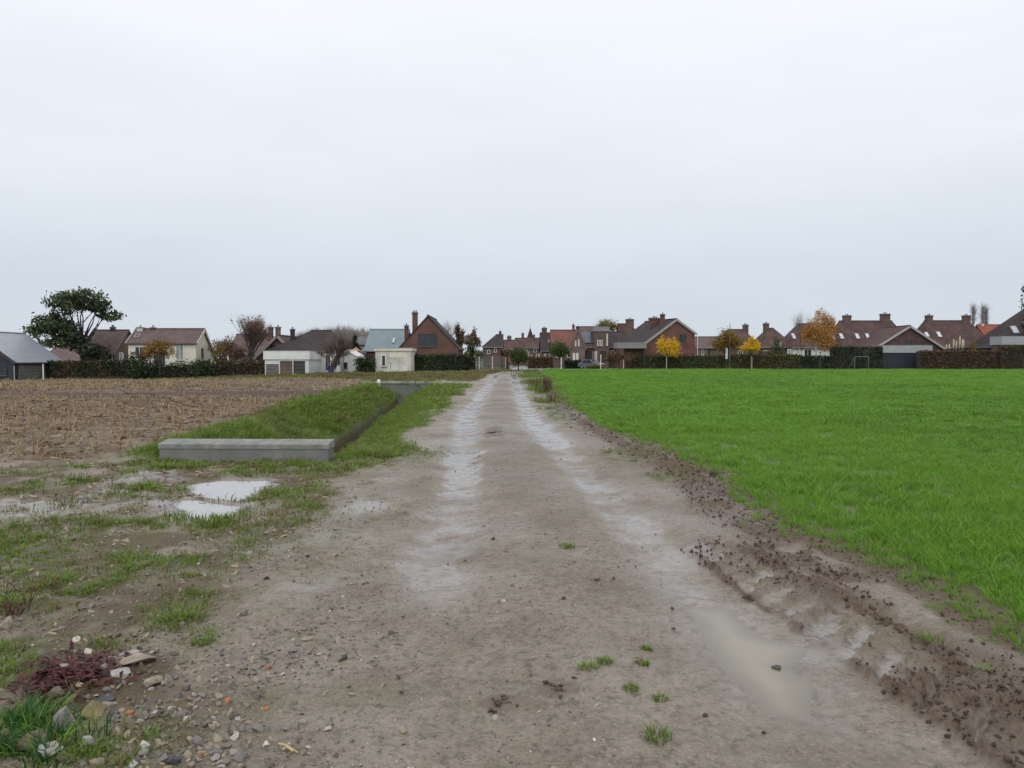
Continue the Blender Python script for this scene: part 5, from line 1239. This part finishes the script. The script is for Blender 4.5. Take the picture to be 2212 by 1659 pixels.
# dark panel wall and white play frame bits on the right
flat('long low dark shed roof behind the brown beech hedge', 3876, 4004, 118.5, 2.5, 1390, 1470, NAVY, .5, mat('dark_navy_roof', (.014, .017, .026), .5, .1), wins=((3940, 1440, 30, 40, D_(kind='door', frame=DARKF, pane=NAVY)),), name='shed', cat='shed')
e = empty('play_tower', (X(1425, 99), 99, zb(-20, 99)), 0, 'small orange and red play tower behind the green shrub', 'play tower')
OR2 = mat('orange_panel', (.34, .16, .05), .6, .08); RD2 = mat('red_panel', (.26, .07, .05), .6, .08)
for sx_ in (-.45, .45):
    for sy_ in (-.4, .4): mb = MB(); mb.box(sx_-.05, sx_+.05, sy_-.05, sy_+.05, 0, 2.9); mb.build('post', POSTD, e)
mb = MB(); mb.box(-.42, .42, -.47, -.44, 2.0, 2.75); mb.build('panel', OR2, e)
mb = MB(); mb.add([(-.6,-.6,2.9),(.6,-.6,2.9),(.6,.6,2.9),(-.6,.6,2.9),(0,0,3.5)], [(0,1,4),(1,2,4),(2,3,4),(3,0,4)]); mb.build('roof', OR2, e)
mb = MB(); mb.add([(.5,-.3,1.95),(.5,.3,1.95),(1.3,.3,3.0),(1.3,-.3,3.0)], [(0,1,2,3)]); mb.v = [(a, b, c) for a, b, c in mb.v]; mb.tube([(.55, 0, 1.9), (1.0, 0, 2.9)], .06, 6); mb.build('slide', RD2, e)
# ------------------------------------------------------------------ trees, shrubs, hedges
BARK = mat('bark_brown', (.085, .065, .05), .9, .2, 8, .5, 30); BARKD = mat('bark_dark', (.04, .033, .028), .9, .2, 8, .5, 30); BIRCH = mat('birch_bark', (.58, .56, .52), .7, .15, 4, col2=(.30, .28, .26), stretch=(1, 1, 5)); PINEB = mat('pine_bark', (.12, .065, .042), .9, .2, 6, .5, 20)
L_PINE = leafmat('pine_needles', (.055, .082, .040), (.120, .165, .070), .25); L_PINE2 = leafmat('pine_needles_dark', (.018, .027, .017), (.042, .058, .030), .15)
L_GOLD = leafmat('gold_leaf', (.23, .135, .026), (.40, .235, .05), .35); L_YEL = leafmat('yellow_leaf', (.58, .37, .012), (.85, .58, .03), .42); L_OLIVG = leafmat('olive_gold_leaf', (.14, .105, .012), (.26, .18, .025), .35)
L_ORNG = leafmat('birch_leaf', (.42, .19, .035), (.66, .33, .07), .35); L_RUST = leafmat('russet_leaf', (.105, .058, .028), (.19, .115, .055), .3); L_TAN = leafmat('tan_leaf', (.135, .095, .055), (.24, .175, .105), .3)
L_GRN = leafmat('green_leaf', (.030, .066, .013), (.070, .130, .026), .3); L_OLV = leafmat('olive_leaf', (.045, .058, .018), (.105, .115, .035), .3); L_DKG = leafmat('dark_green_leaf', (.012, .024, .011), (.035, .058, .022), .2)
L_BEECH = leafmat('beech_leaf', (.055, .030, .017), (.125, .072, .038), .2); L_MIX = leafmat('mixed_hedge_leaf', (.085, .078, .020), (.175, .145, .035), .3); L_YG = leafmat('yellow_green_leaf', (.12, .14, .02), (.24, .22, .04), .35)
TWIG = leafmat('twig', (.075, .055, .042), (.145, .11, .085), .0, .9); TWIGG = leafmat('twig_grey', (.15, .14, .13), (.24, .225, .21), .0, .9); TWIGR = leafmat('twig_russet', (.10, .062, .042), (.17, .112, .08), .0, .9)

def leaf_cloud(ells, n, size, rng, clumps=None, spread=.34, flat_=1.0, shell=.45, elong=1.5):
    """leaf quads gathered in clumps inside ellipsoids; returns V, F and the clump of each leaf"""
    vol = np.array([e[3]*e[4]*e[5] for e in ells])**.8; w_ = vol/vol.sum(); clumps = clumps or max(20, n//22)
    ei = rng.choice(len(ells), clumps, p=w_); E = np.array(ells)[ei]
    d = rng.normal(size=(clumps, 3)); d /= np.linalg.norm(d, axis=1)[:, None]; r = shell + (1-shell)*rng.random(clumps)**.6
    C = E[:, :3] + d*r[:, None]*E[:, 3:]*.9
    cs = E[:, 3:]*spread*(.6+.7*rng.random(clumps))[:, None]
    ci = rng.integers(0, clumps, n)
    P = C[ci] + rng.normal(size=(n, 3))*cs[ci]*np.array([.8, .8, .62])
    k_ = int(n*.22); e2 = E[rng.integers(0, clumps, k_)]; d2 = rng.normal(size=(k_, 3)); d2 /= np.linalg.norm(d2, axis=1)[:, None]
    P[:k_] = e2[:, :3] + d2*e2[:, 3:]*(rng.random(k_)**.4*1.05)[:, None]
    a = rng.normal(size=(n, 3)); a /= np.linalg.norm(a, axis=1)[:, None]; a[:, 2] *= flat_
    b = np.cross(a, rng.normal(size=(n, 3))); b /= np.linalg.norm(b, axis=1)[:, None] + 1e-9
    s = size*(.6+.8*rng.random(n))[:, None]
    V = np.stack([P - a*s*elong*.5, P + b*s*.5, P + a*s*elong*.5, P - b*s*.5], 1).reshape(-1, 3)
    return V, np.arange(4*n).reshape(n, 4), ci, C

def limb_tubes(mb, base, h, r0, tips, rng, n=7, m=0, bend=.25, split=.35):
    """a trunk that rises to `split` of the height and limbs that reach the tips"""
    base = Vector(base); top = base + Vector((rng.uniform(-.2, .2)*bend*h*.3, rng.uniform(-.2, .2)*bend*h*.3, h*split))
    mid = base.lerp(top, .5) + Vector((rng.uniform(-1, 1), rng.uniform(-1, 1), 0))*r0*.6
    mb.tube([base - Vector((0, 0, .3)), base + Vector((0, 0, .02)), mid, top], [r0*1.25, r0*1.1, r0*.9, r0*.8], n, m)
    for t in tips:
        t = Vector(t); q = top - Vector((0, 0, rng.uniform(0, .25)*h*split)); c = q.lerp(t, .5) + Vector((rng.uniform(-1, 1), rng.uniform(-1, 1), .4))*(t-q).length*.12
        mb.tube([q, q.lerp(c, .55) + Vector((0, 0, .05)), c, t], [r0*.55, r0*.42, r0*.28, r0*.09], 5, m)

def twigs_from(points, dirs, n, length, width, rng, droop=0.):
    """n fine twigs as thin three sided spikes leaving the given points"""
    i = rng.integers(0, len(points), n); P = np.asarray(points)[i]; Dv = np.asarray(dirs)[i] + rng.normal(size=(n, 3))*.45; Dv[:, 2] -= droop
    Dv /= np.linalg.norm(Dv, axis=1)[:, None]; l = length*(.5+.9*rng.random(n))[:, None]
    q = rng.normal(size=(n, 3)); q = np.cross(Dv, q); q /= np.linalg.norm(q, axis=1)[:, None] + 1e-9; q2 = np.cross(Dv, q)
    k = rng.normal(size=(n, 3))*.12*l
    w_ = width*(.6+.8*rng.random(n))[:, None]
    V = np.stack([P + q*w_, P - q*.5*w_ + q2*.87*w_, P - q*.5*w_ - q2*.87*w_, P + Dv*l + k], 1).reshape(-1, 3)
    b = (np.arange(n)*4)[:, None]
    return V, np.concatenate([b + np.array([0, 1, 3]), b + np.array([1, 2, 3]), b + np.array([2, 0, 3])]), P + Dv*l*.6

SEED = [100]
def base_of(px, Y):
    x = X(px, Y); return x, Y, zb(x, Y) if Y < 113 else 0.0
def tree(label, px, Y, ells, leafm, n, size, trunk=.15, bark=BARK, name='tree', cat='tree', group='trees around the houses', split=.35, base=None, clumps=None, spread=.34, elong=1.5, shell=.45, twig=0, stake=None, tips=None, depth=1.0, bare=None):
    """ells: crown lobes in photo pixels (cx, cy, rx, ry)"""
    SEED[0] += 1; rng = np.random.default_rng(SEED[0]); rr = random.Random(SEED[0])
    x, y, z = base_of(px, Y); e = empty(name, (x, y, z), 0, label, cat, group)
    s = Y/F4; E = [(X(a, Y)-x, rr.uniform(-.3, .3)*c*s, Z(b, Y)-z, c*s, c*s*depth, d*s) for a, b, c, d in ells]
    ms = leafm if isinstance(leafm, list) else [leafm]
    V, F, ci, C = leaf_cloud(E, int(n*1.7), size*.88, rng, clumps, spread, 1.0, shell, elong)
    me = mesh_arrays('crown', V, F, ms, (rng.random(ci.max()+1)*len(ms)).astype(int)[ci] if len(ms) > 1 else None)
    link_mesh('crown', me, e)
    mb = MB(); top = max(q[2]+q[5]*.6 for q in E); tt = tips or [(q[0]+rr.uniform(-.5, .5)*q[3], q[1]+rr.uniform(-.5, .5)*q[4], q[2]+rr.uniform(-.1, .7)*q[5]) for q in E for _ in range(3)]
    limb_tubes(mb, (0, 0, 0), top, trunk, tt, rr, 7, 0, split=split); mb.build('trunk', bark, e, smooth=True)
    if twig:
        pts = np.array(tt); V, F, _ = twigs_from(np.concatenate([pts, C]), np.concatenate([pts*0+[0, 0, 1], C*0+[0, 0, 1.]]), twig, top*.16, .012*s*25, rng)
        link_mesh('twigs', mesh_arrays('twigs', V, F, bare or TWIG), e)
    if stake:
        for sx_ in stake: mb2 = MB(); mb2.tube([(sx_, -.15, -.2), (sx_, -.15, Z(1425, Y)-z)], .045, 6); mb2.build('stake', POSTM, e)
    return e

def bare_tree(label, px, Y, top, halfw, trunk=.16, n=2600, twm=None, stems=1, low=.28, name='bare_tree', bark=BARK, spreadup=1.0, group='trees around the houses', lean=0, leafm=None, nleaf=0, wdt=1.0, round_=True, dome=.8):
    SEED[0] += 1; rng = np.random.default_rng(SEED[0]); rr = random.Random(SEED[0]); x, y, z = base_of(px, Y); s = Y/F4
    e = empty(name, (x, y, z), 0, label, 'tree', group); H = Z(top, Y)-z; Wd = halfw*s
    mb = MB(); pts, dirs = [], []
    def grow(p, d, l, r, lev):
        q = p + d*l + Vector((rr.uniform(-1, 1), rr.uniform(-1, 1), 0))*l*.08; c = p.lerp(q, .5) + Vector((rr.uniform(-1, 1), rr.uniform(-1, 1), rr.uniform(-.5, .5)))*l*.07
        mb.tube([p, c, q], [r, r*.85, r*.66], 6 if lev < 2 else 4, 0, cap=False)
        if lev >= 2:
            for t in (.3, .6, .9, 1.): g = p.lerp(q, t); pts.append(tuple(g)); dirs.append(tuple(d))
        if lev >= 4 or l < .3: return
        for k in range(rr.choice((2, 3, 3)) if lev else 4):
            a = rr.uniform(0, 6.28); sp = rr.uniform(.35, .85)/spreadup
            nd = (d + Vector((math.cos(a)*sp, math.sin(a)*sp, rr.uniform(-.05, .25)))).normalized()
            g = p.lerp(q, rr.uniform(.55, 1)) if k else q
            g2 = g + nd*l*.75
            f = min(1.0, Wd*1.1/max(abs(g2.x), .01), max(.15, (H*1.02-g.z)/max(l*.75*max(nd.z, .2), .01)))
            grow(g, nd, l*rr.uniform(.62, .82)*f, r*.62, lev+1)
    for k in range(stems):
        a = rr.uniform(0, 6.28); o_ = Vector((math.cos(a), math.sin(a), 0))*(.0 if stems == 1 else .35)
        d0 = (Vector((0, 0, 1)) + o_*.5 + Vector((lean, 0, 0))).normalized()
        grow(o_ - Vector((0, 0, .3)), d0, H*low, trunk*(1 if stems == 1 else .7), 0)
    mb.build('trunk', bark, e, smooth=True)
    V, F, tp = twigs_from(pts, dirs, n, H*.13, .0055*wdt*s*25, rng)
    V2, F2, _ = twigs_from(tp, tp-np.asarray(pts)[rng.integers(0, len(pts), len(tp))]*.0+[0, 0, .5], n, H*.07, .004*wdt*s*25, rng)
    link_mesh('twigs', mesh_arrays('twigs', np.concatenate([V, V2]), np.concatenate([F, F2+len(V)]), twm or TWIG), e)
    if nleaf:
        i = rng.integers(0, len(tp), nleaf); P = tp[i] + rng.normal(size=(nleaf, 3))*.15; a = rng.normal(size=(nleaf, 3))*.09; b = rng.normal(size=(nleaf, 3))*.06
        V = np.stack([P-a, P+b, P+a, P-b], 1).reshape(-1, 3); link_mesh('leaves', mesh_arrays('leaves', V, np.arange(4*nleaf).reshape(-1, 4), leafm), e)
    return e

def hedge(label, l, r, Y, top, mats, n, size=.16, th=1.0, Y2=None, name='hedge', cat='hedge', group=None, core=None, rough_=.12, top2=None, base=None, elong=1.5):
    """clipped hedge between photo columns l and r: dark woody core and a skin of leaves"""
    SEED[0] += 1; rng = np.random.default_rng(SEED[0]); Y2 = Y2 or Y
    x0, y0, x1, y1 = X(l, Y), Y, X(r, Y2), Y2; L = math.hypot(x1-x0, y1-y0); zg0 = zb(x0, y0) if Y < 113 else 0.; zg1 = zb(x1, y1) if Y2 < 113 else 0.
    z0 = min(zg0, zg1); h0 = Z(top, Y)-z0; h1 = Z(top2 or top, Y2)-z0
    e = empty(name, (x0, y0, z0), math.atan2(y1-y0, x1-x0), label, cat, group)
    ns = max(4, int(L/.6)); mb = MB(); vs = []; ins = .16
    for i in range(ns+1):
        t = i/ns; hh = (h0+(h1-h0)*t)*(1+.02*math.sin(i*1.7)) - ins; q = .05*math.sin(i*2.3)
        vs += [(L*t, ins+q, -.3), (L*t, ins+.04-q, hh), (L*t, th-ins-q, hh), (L*t, th-ins, -.3)]
    fs = [(4*i+k, 4*i+k+4, 4*i+k+5, 4*i+k+1) for i in range(ns) for k in range(3)] + [(0, 1, 2, 3), (4*ns+3, 4*ns+2, 4*ns+1, 4*ns)]
    mb.add(vs, fs); mb.build('core', core or BARKD, e)
    # leaves on front, top, back and ends
    ar = np.array([1.0, .8*th/max(h0, .3), .35, .3*th/L]); ar /= ar.sum(); f = rng.choice(4, n, p=ar); u = rng.random(n)*L; v = rng.random(n); hh = h0+(h1-h0)*u/L
    bum = .5*np.sin(u*2.1+3*v) + .5*np.sin(u*.9-5*v+1.3); off = rng.normal(size=n)*rough_*.7 + bum*rough_*.6
    P = np.zeros((n, 3)); P[:, 0] = u
    P[:, 1] = np.where(f == 0, .10+off, np.where(f == 1, v*th, np.where(f == 2, th-.1+off, rng.random(n)*th))); P[:, 2] = np.where(f == 1, hh-.08+off*1.3, v*(hh+.02))
    P[f == 3, 0] = np.where(rng.random((f == 3).sum()) < .5, .06, L-.06) + off[f == 3]
    a = rng.normal(size=(n, 3)); a /= np.linalg.norm(a, axis=1)[:, None]; b = np.cross(a, rng.normal(size=(n, 3))); b /= np.linalg.norm(b, axis=1)[:, None]+1e-9; s = size*(.6+.8*rng.random(n))[:, None]
    V = np.stack([P-a*s*.5*elong, P+b*s*.5, P+a*s*.5*elong, P-b*s*.5], 1).reshape(-1, 3)
    ms = mats if isinstance(mats, list) else [mats]
    pt = fbm(u*1.0, v*h0*1.2, 1.7, 3, SEED[0])+.35*rng.normal(size=n)
    mi = np.clip(((pt+.9)/1.8*len(ms)).astype(int), 0, len(ms)-1)
    link_mesh('foliage', mesh_arrays('foliage', V, np.arange(4*n).reshape(n, 4), ms, mi), e)
    return e

def shrub(label, px, Y, w_, top, mats, n, size=.16, name='shrub', cat='shrub', group='shrubs in the gardens', base=None, spread=.36, lobes=4, low=None):
    """rounded bush standing on the ground; photo pixels: centre, full width, top"""
    SEED[0] += 1; rng = np.random.default_rng(SEED[0]); rr = random.Random(SEED[0]); x, y, z = base_of(px, Y); s = Y/F4; H = Z(top, Y)-z; W = w_*s/2
    e = empty(name, (x, y, z), 0, label, cat, group)
    E = [(rr.uniform(-.45, .45)*W, rr.uniform(-.4, .4)*W, H*rr.uniform(.35, .6), W*rr.uniform(.5, .7), W*.6, H*.42) for _ in range(lobes)] + [(0, 0, H*.5, W*.75, W*.7, H*.48), (0, 0, H*.25, W*.85, W*.75, H*.3)]
    V, F, ci, C = leaf_cloud(E, n, size, rng, None, spread, 1., .55); V[:, 2] = np.maximum(V[:, 2], 0.0)
    ms = mats if isinstance(mats, list) else [mats]
    link_mesh('foliage', mesh_arrays('foliage', V, F, ms, (rng.random(ci.max()+1)*len(ms)).astype(int)[ci] if len(ms) > 1 else None), e)
    mb = MB()
    for k in range(7): a = k*.9; mb.tube([(0, 0, -.2), (math.cos(a)*W*.3, math.sin(a)*W*.3, H*.4), (math.cos(a)*W*.6, math.sin(a)*W*.6, H*.75)], [.05, .04, .015], 5)
    mb.build('stems', BARKD, e); return e

# ---- left row
tree('large spreading pine tree with open layered crown', 330, 97, [(275, 1210, 70, 42), (345, 1195, 75, 42), (395, 1225, 42, 26), (430, 1262, 48, 24), (245, 1258, 32, 22), (205, 1300, 70, 42), (150, 1330, 48, 26), (265, 1320, 55, 46), (235, 1368, 58, 26), (310, 1370, 50, 36), (365, 1400, 42, 30)],
     [L_PINE, L_PINE, L_PINE2], 4600, .24, trunk=.26, bark=BARKD, name='pine_tree', split=.42, spread=.32, elong=2.6, shell=.4, clumps=260)
bare_tree('dark half bare tree on the pine tree side of the cream house', 440, 98, 1330, 55, .12, 700, leafm=L_DKG, nleaf=700)
tree('small golden tree in front of the cream house', 640, 90, [(590, 1415, 28, 34), (640, 1385, 42, 26), (665, 1400, 36, 34), (615, 1395, 40, 26)], [L_GOLD, L_GOLD, L_RUST], 1500, .15, trunk=.07, split=.45, twig=350)
bare_tree('tall bare tree of many upright brown stems', 975, 96, 1262, 62, .16, 3600, stems=5, low=.34, spreadup=1.9, leafm=L_RUST, nleaf=500, twm=TWIGR, wdt=1.3)
bare_tree('thinner bare tree left of the tall many stemmed one', 900, 98, 1325, 58, .10, 1800, stems=3, low=.3, spreadup=1.3, leafm=L_RUST, nleaf=1100, twm=TWIGR, wdt=1.2)
shrub('russet bush beside the pale gable end of the cream house', 878, 93, 70, 1362, [L_RUST, L_RUST, L_OLIVG], 1100, .17)
bare_tree('round headed bare tree before the white bungalow', 1318, 89, 1312, 105, .17, 5200, stems=2, low=.33, spreadup=.95, wdt=1.15)
tree('small dark conifer behind the white annex', 1420, 104, [(1420, 1362, 9, 20), (1420, 1390, 15, 22), (1420, 1410, 18, 16)], L_DKG, 700, .2, trunk=.1, name='conifer', split=.7)
shrub('olive shrub behind the white annex', 1398, 100, 34, 1372, [L_OLV, L_GRN], 700, .2)
shrub('dense dark green shrub between annex and cream shed', 1458, 91, 92, 1420, [L_GRN, L_DKG, L_DKG], 1900, .16)
bare_tree('pale leafless tree behind the steep brick gable', 1795, 112, 1268, 44, .12, 1500, twm=TWIGG, low=.35)
tree('narrow brown leaved tree right of the steep brick gable', 1838, 106, [(1832, 1330, 10, 32), (1838, 1370, 14, 36), (1850, 1345, 9, 24)], [L_RUST, L_BEECH], 900, .2, trunk=.1, split=.5, twig=150)
tree('tan autumn tree with a pointed top', 1890, 116, [(1880, 1362, 26, 22), (1896, 1340, 12, 26), (1910, 1370, 14, 20)], L_TAN, 1000, .22, trunk=.12)
shrub('dark evergreen bush behind the hedge corner', 1886, 104, 40, 1368, [L_DKG, L_DKG, L_OLV], 800, .2)
shrub('light olive round bush beside the dark evergreen', 1868, 102, 36, 1394, [L_OLV, L_YG], 600, .18)
bare_tree('grey green half bare tree by the slat fence', 1915, 108, 1368, 26, .08, 900, twm=TWIGG, leafm=L_OLV, nleaf=500)
tree('olive globe tree at the street mouth', 2074, 100, [(2074, 1420, 34, 36), (2058, 1432, 22, 24), (2092, 1428, 22, 28)], [L_OLV, L_GRN, L_OLV], 1500, .14, trunk=.09, bark=BARKD, split=.42, group='clipped globe trees at the street', shell=.6)
tree('bright green globe tree right of the street', 2237, 116, [(2237, 1395, 38, 36), (2222, 1404, 22, 24), (2254, 1402, 22, 24)], [L_GRN, L_GRN, L_OLV], 1500, .16, trunk=.08, split=.42, group='clipped globe trees at the street', shell=.6)
tree('yellow green tree crown showing above the boxy brick house', 2428, 150, [(2428, 1305, 40, 24), (2395, 1310, 22, 16), (2458, 1312, 24, 14)], [L_OLIVG, L_YG], 900, .24, trunk=.2, twig=200)
bare_tree('brown leaved young beech tree left of the big brick house', 2462, 114, 1388, 40, .07, 700, stems=3, leafm=L_RUST, nleaf=900, spreadup=1.3)
bare_tree('second brown beech tree against the porch', 2498, 114, 1392, 34, .07, 600, stems=3, leafm=L_RUST, nleaf=500, spreadup=1.3)
tree('small bright yellow tree before the big brick house', 2668, 113, [(2650, 1368, 12, 28), (2692, 1374, 12, 28), (2636, 1390, 14, 20), (2645, 1382, 22, 26), (2672, 1372, 12, 26), (2700, 1385, 22, 28), (2672, 1400, 40, 24), (2692, 1412, 26, 18)], L_YEL, 1500, .15, trunk=.06, split=.5, stake=(-.12,), spread=.3)
tree('olive gold tree behind the mixed hedge', 2905, 118, [(2905, 1355, 38, 34), (2875, 1375, 32, 28), (2935, 1372, 36, 32), (2912, 1335, 22, 22)], [L_OLIVG, L_OLIVG, L_GOLD], 2000, .18, trunk=.12, twig=300, bare=TWIG)
tree('small bright yellow tree beside the olive gold tree', 3003, 113.6, [(2972, 1394, 18, 12), (3002, 1362, 11, 28), (3015, 1370, 12, 24), (2988, 1384, 18, 16), (3022, 1382, 20, 22), (3005, 1392, 36, 16)], L_YEL, 1200, .15, trunk=.06, split=.5, stake=(.1,), spread=.3)
shrub('green shrub rising over the mixed hedge', 3105, 117, 62, 1352, [L_GRN, L_OLV], 900, .18)
bare_tree('purple brown shrub left of the green one', 3062, 117, 1378, 34, .06, 900, stems=4, leafm=L_BEECH, nleaf=400, twm=TWIGR)
tree('tall orange leaved birch with white trunk', 3262, 118, [(3245, 1315, 34, 38), (3285, 1275, 30, 36), (3310, 1320, 34, 44), (3268, 1340, 46, 44), (3300, 1375, 34, 36), (3225, 1335, 24, 28), (3320, 1290, 20, 30)], [L_ORNG, L_ORNG, L_ORNG, L_GOLD], 3600, .17, trunk=.11, bark=BIRCH, name='birch_tree', split=.5, twig=700, bare=TWIGG, spread=.38)
e = bare_tree('slim leafless stems beside the birch', 3208, 120, 1262, 22, .06, 500, twm=TWIGG, low=.4, spreadup=1.6)
for k, (px, t) in enumerate(((3888, 1232), (3926, 1230), (3940, 1236))):
    SEED[0] += 1; rng = np.random.default_rng(SEED[0]); Y = 190; x, y, z = base_of(px, Y); H = Z(t, Y)
    e = empty('poplar_tree', (x, y, 0), 0, ('grey leafless poplar just right of the chimney', 'slim grey poplar, left one of the close pair', 'slim grey poplar, right one of the close pair')[k], 'tree', 'bare poplars far behind')
    mb = MB(); mb.tube([(0, 0, -.2), (0, 0, H*.5), (0, 0, H*.97)], [.22, .14, .03], 6); mb.build('trunk', BARK, e)
    tz = rng.random(260)*.9+.08; pts = np.stack([tz*0, tz*0, tz*H], 1); V, F, _ = twigs_from(pts, np.tile([0, 0, 2.2], (260, 1)) + rng.normal(size=(260, 3))*.5, 1100, H*.13, .035, rng); link_mesh('twigs', mesh_arrays('twigs', V, F, TWIGG), e)
bare_tree('fine twiggy bare tree between the long roof and the pale bargeboard', 3625, 140, 1286, 34, .10, 1200, twm=TWIGG)
bare_tree('small bare tree left of the olive gold tree', 2835, 150, 1340, 34, .08, 800, twm=TWIG)
shrub('yellow green shrub next to the pampas grass', 3888, 116.5, 34, 1352, [L_YG, L_OLV, L_GOLD], 700, .16)
tree('dark drooping conifer cut by the right photo edge', 4135, 118, [(4118, 1160, 28, 40), (4130, 1215, 36, 40), (4140, 1110, 24, 36), (4160, 1180, 34, 50), (4150, 1290, 46, 60), (4150, 1380, 52, 50)], [L_PINE, L_DKG], 2600, .24, trunk=.2, name='conifer', split=.8, elong=2.4, bark=BARKD)
# pampas plumes
PAMP = leafmat('pampas_plume', (.50, .43, .30), (.68, .60, .46), .3); 
e = empty('pampas_grass', (X(3832, 116), 116, 0), 0, 'pampas grass with a row of cream plumes behind the beech hedge', 'pampas grass'); mb = MB(); q = random.Random(3)
for i in range(90):
    a = q.uniform(0, 6.28); r_ = q.uniform(0, 1.3); b = q.uniform(0, 6.28); hh = q.uniform(1.2, 2.6)
    mb.add([(r_*math.cos(a)-.04, r_*math.sin(a), 0), (r_*math.cos(a)+.04, r_*math.sin(a), 0), (r_*math.cos(a)+.5*math.cos(b), r_*math.sin(a)+.5*math.sin(b), hh)], [(0, 1, 2)])
mb.build('leaves', L_OLV, e)
for px, t, bt in ((3779, 1378, 1398), (3792, 1375, 1398), (3808, 1356, 1392), (3824, 1362, 1392), (3834, 1342, 1390), (3843, 1356, 1392), (3850, 1360, 1390), (3857, 1358, 1390)):
    mb = MB(); x = X(px, 116)-X(3832, 116); z1, z2 = Z(bt, 116), Z(t, 116); yy = q.uniform(-.4, .4)
    mb.tube([(x*.5, yy, 0), (x, yy, z1)], .015, 5, 0); mb.tube([(x, yy, z1), (x+.02, yy, z1+(z2-z1)*.35), (x+.03, yy, z1+(z2-z1)*.75), (x+.06, yy, z2)], [.04, .13, .11, .02], 7, 0); mb.build('plume', PAMP, e)

# ---- hedges
hedge('dark clipped hedge below the pine tree', 178, 505, 89.5, 1446, [L_DKG, L_DKG, L_OLV, L_RUST], 3600, .17, 1.2, Y2=90.5)
shrub('big dark green bush before the cream house corner', 560, 89, 120, 1410, [L_DKG, L_DKG, L_GRN], 1800, .16)
shrub('dark green bush below the golden tree', 800, 90, 130, 1438, [L_DKG, L_DKG, L_OLV], 1600, .16)
hedge('low uneven dark hedge in front of the cream house', 500, 862, 89.5, 1462, [L_DKG, L_DKG, L_OLV, L_DKG], 3000, .17, 1.0, Y2=91, rough_=.25)
hedge('dark brown hedge beneath the bare brown trees', 862, 1060, 91, 1452, [L_BEECH, L_BEECH, L_DKG, L_OLV], 1900, .17, 1.1, Y2=91.5, rough_=.2)
shrub('olive brown undergrowth below the bare brown trees', 1010, 93, 100, 1425, [L_OLV, L_BEECH, L_DKG], 900, .18)
hedge('dark green hedge below the steep brick gable', 1650, 1862, 94, 1420, [L_DKG, L_DKG, L_DKG, L_GRN], 3000, .15, 1.2, Y2=96)
hedge('low dark hedge beside the slat fence', 1858, 1900, 97, 1428, [L_DKG, L_OLV], 500, .16, 1.0)
hedge('long mixed olive and green hedge at the end of the wheat field', 2532, 2870, 115.2, 1424, [L_GRN, L_MIX, L_DKG, L_MIX, L_OLV], 3600, .17, 1.1, Y2=114.6, group='hedges along the wheat field')
hedge('yellowish continuation of the mixed hedge below the yellow tree', 2872, 3200, 114.6, 1420, [L_OLV, L_MIX, L_MIX, L_GRN, L_BEECH], 3600, .17, 1.1, Y2=114.6, group='hedges along the wheat field')
hedge('low dark green hedge below the orange birch', 3202, 3330, 115.5, 1425, [L_DKG, L_DKG, L_GRN], 1500, .16, 1.0, group='hedges along the wheat field')
hedge('tall dark green hedge behind the football goal', 3330, 3532, 116, 1388, [L_DKG, L_DKG, L_DKG, L_OLV], 3200, .16, 1.3, group='hedges along the wheat field')
hedge('long brown leaved beech hedge along the wheat field', 3678, 4004, 114.4, 1404, [L_BEECH, L_BEECH, L_RUST, L_BEECH], 4600, .16, 1.1, group='hedges along the wheat field')
hedge('taller brown green beech hedge at the right photo edge', 4006, 4260, 113.9, 1384, [L_BEECH, L_BEECH, L_OLV, L_BEECH], 3600, .16, 1.2, group='hedges along the wheat field')
hedge('low reddish brown hedge behind the street mouth', 2112, 2212, 124, 1428, [L_BEECH, L_RUST, L_BEECH], 1100, .17, 1.0)
hedge('dark front garden hedge below the white windows', 2258, 2325, 119, 1442, [L_DKG, L_DKG, L_OLV], 900, .16, .9)
hedge('low yellowish grass clump row hiding the car wheels', 2346, 2402, 112.5, 1464, [L_MIX, L_OLIVG, L_MIX], 500, .15, .6, name='low_shrubs', cat='shrubs')
hedge('brown beech hedge at the street corner behind the marker post', 2000, 2036, 108, 1400, [L_RUST, L_BEECH], 500, .18, .9)
# far bare wood behind the left row
rng = np.random.default_rng(900); n = 190; px = rng.uniform(1180, 1500, n); Yd = rng.uniform(230, 270, n); xx = (px-2048)/F4*Yd
tops = np.interp(px, [1180, 1260, 1320, 1400, 1440, 1500], [1348, 1322, 1312, 1312, 1322, 1330]) + rng.normal(size=n)*7; Hh = 1.6 + (1437-tops)/F4*Yd
pts = np.repeat(np.stack([xx, Yd, Hh*.35], 1), 12, 0); pts[:, 2] += rng.random(len(pts))*np.repeat(Hh, 12)*.55; pts[:, 0] += rng.normal(size=len(pts))*1.0
V, F, _ = twigs_from(pts, np.tile([0, 0, 1.], (len(pts), 1)), 12000, 2.2, .055, rng)
V[:, 2] = np.minimum(V[:, 2], 18)
mb = MB()
for a, b, h in zip(xx, Yd, Hh): mb.tube([(a, b, -.5), (a+rng.normal()*.3, b, h*.5), (a+rng.normal()*.5, b, h*.85)], [.22, .14, .04], 5, 0, cap=False)
bV = len(V); me = mesh_arrays('bare_wood', np.concatenate([V, np.zeros((0, 3))]), F, leafmat('far_twig', (.15, .13, .115), (.24, .21, .19), 0., .9)); o = link_mesh('woodland', me); tag(o, 'leafless wood far behind the white bungalow', 'woodland', kind='stuff')
o2 = mb.build('woodland', leafmat('far_twig', (0, 0, 0), (0, 0, 0))); tag(o2, 'trunks of the leafless wood far behind the bungalow', 'woodland', kind='stuff')
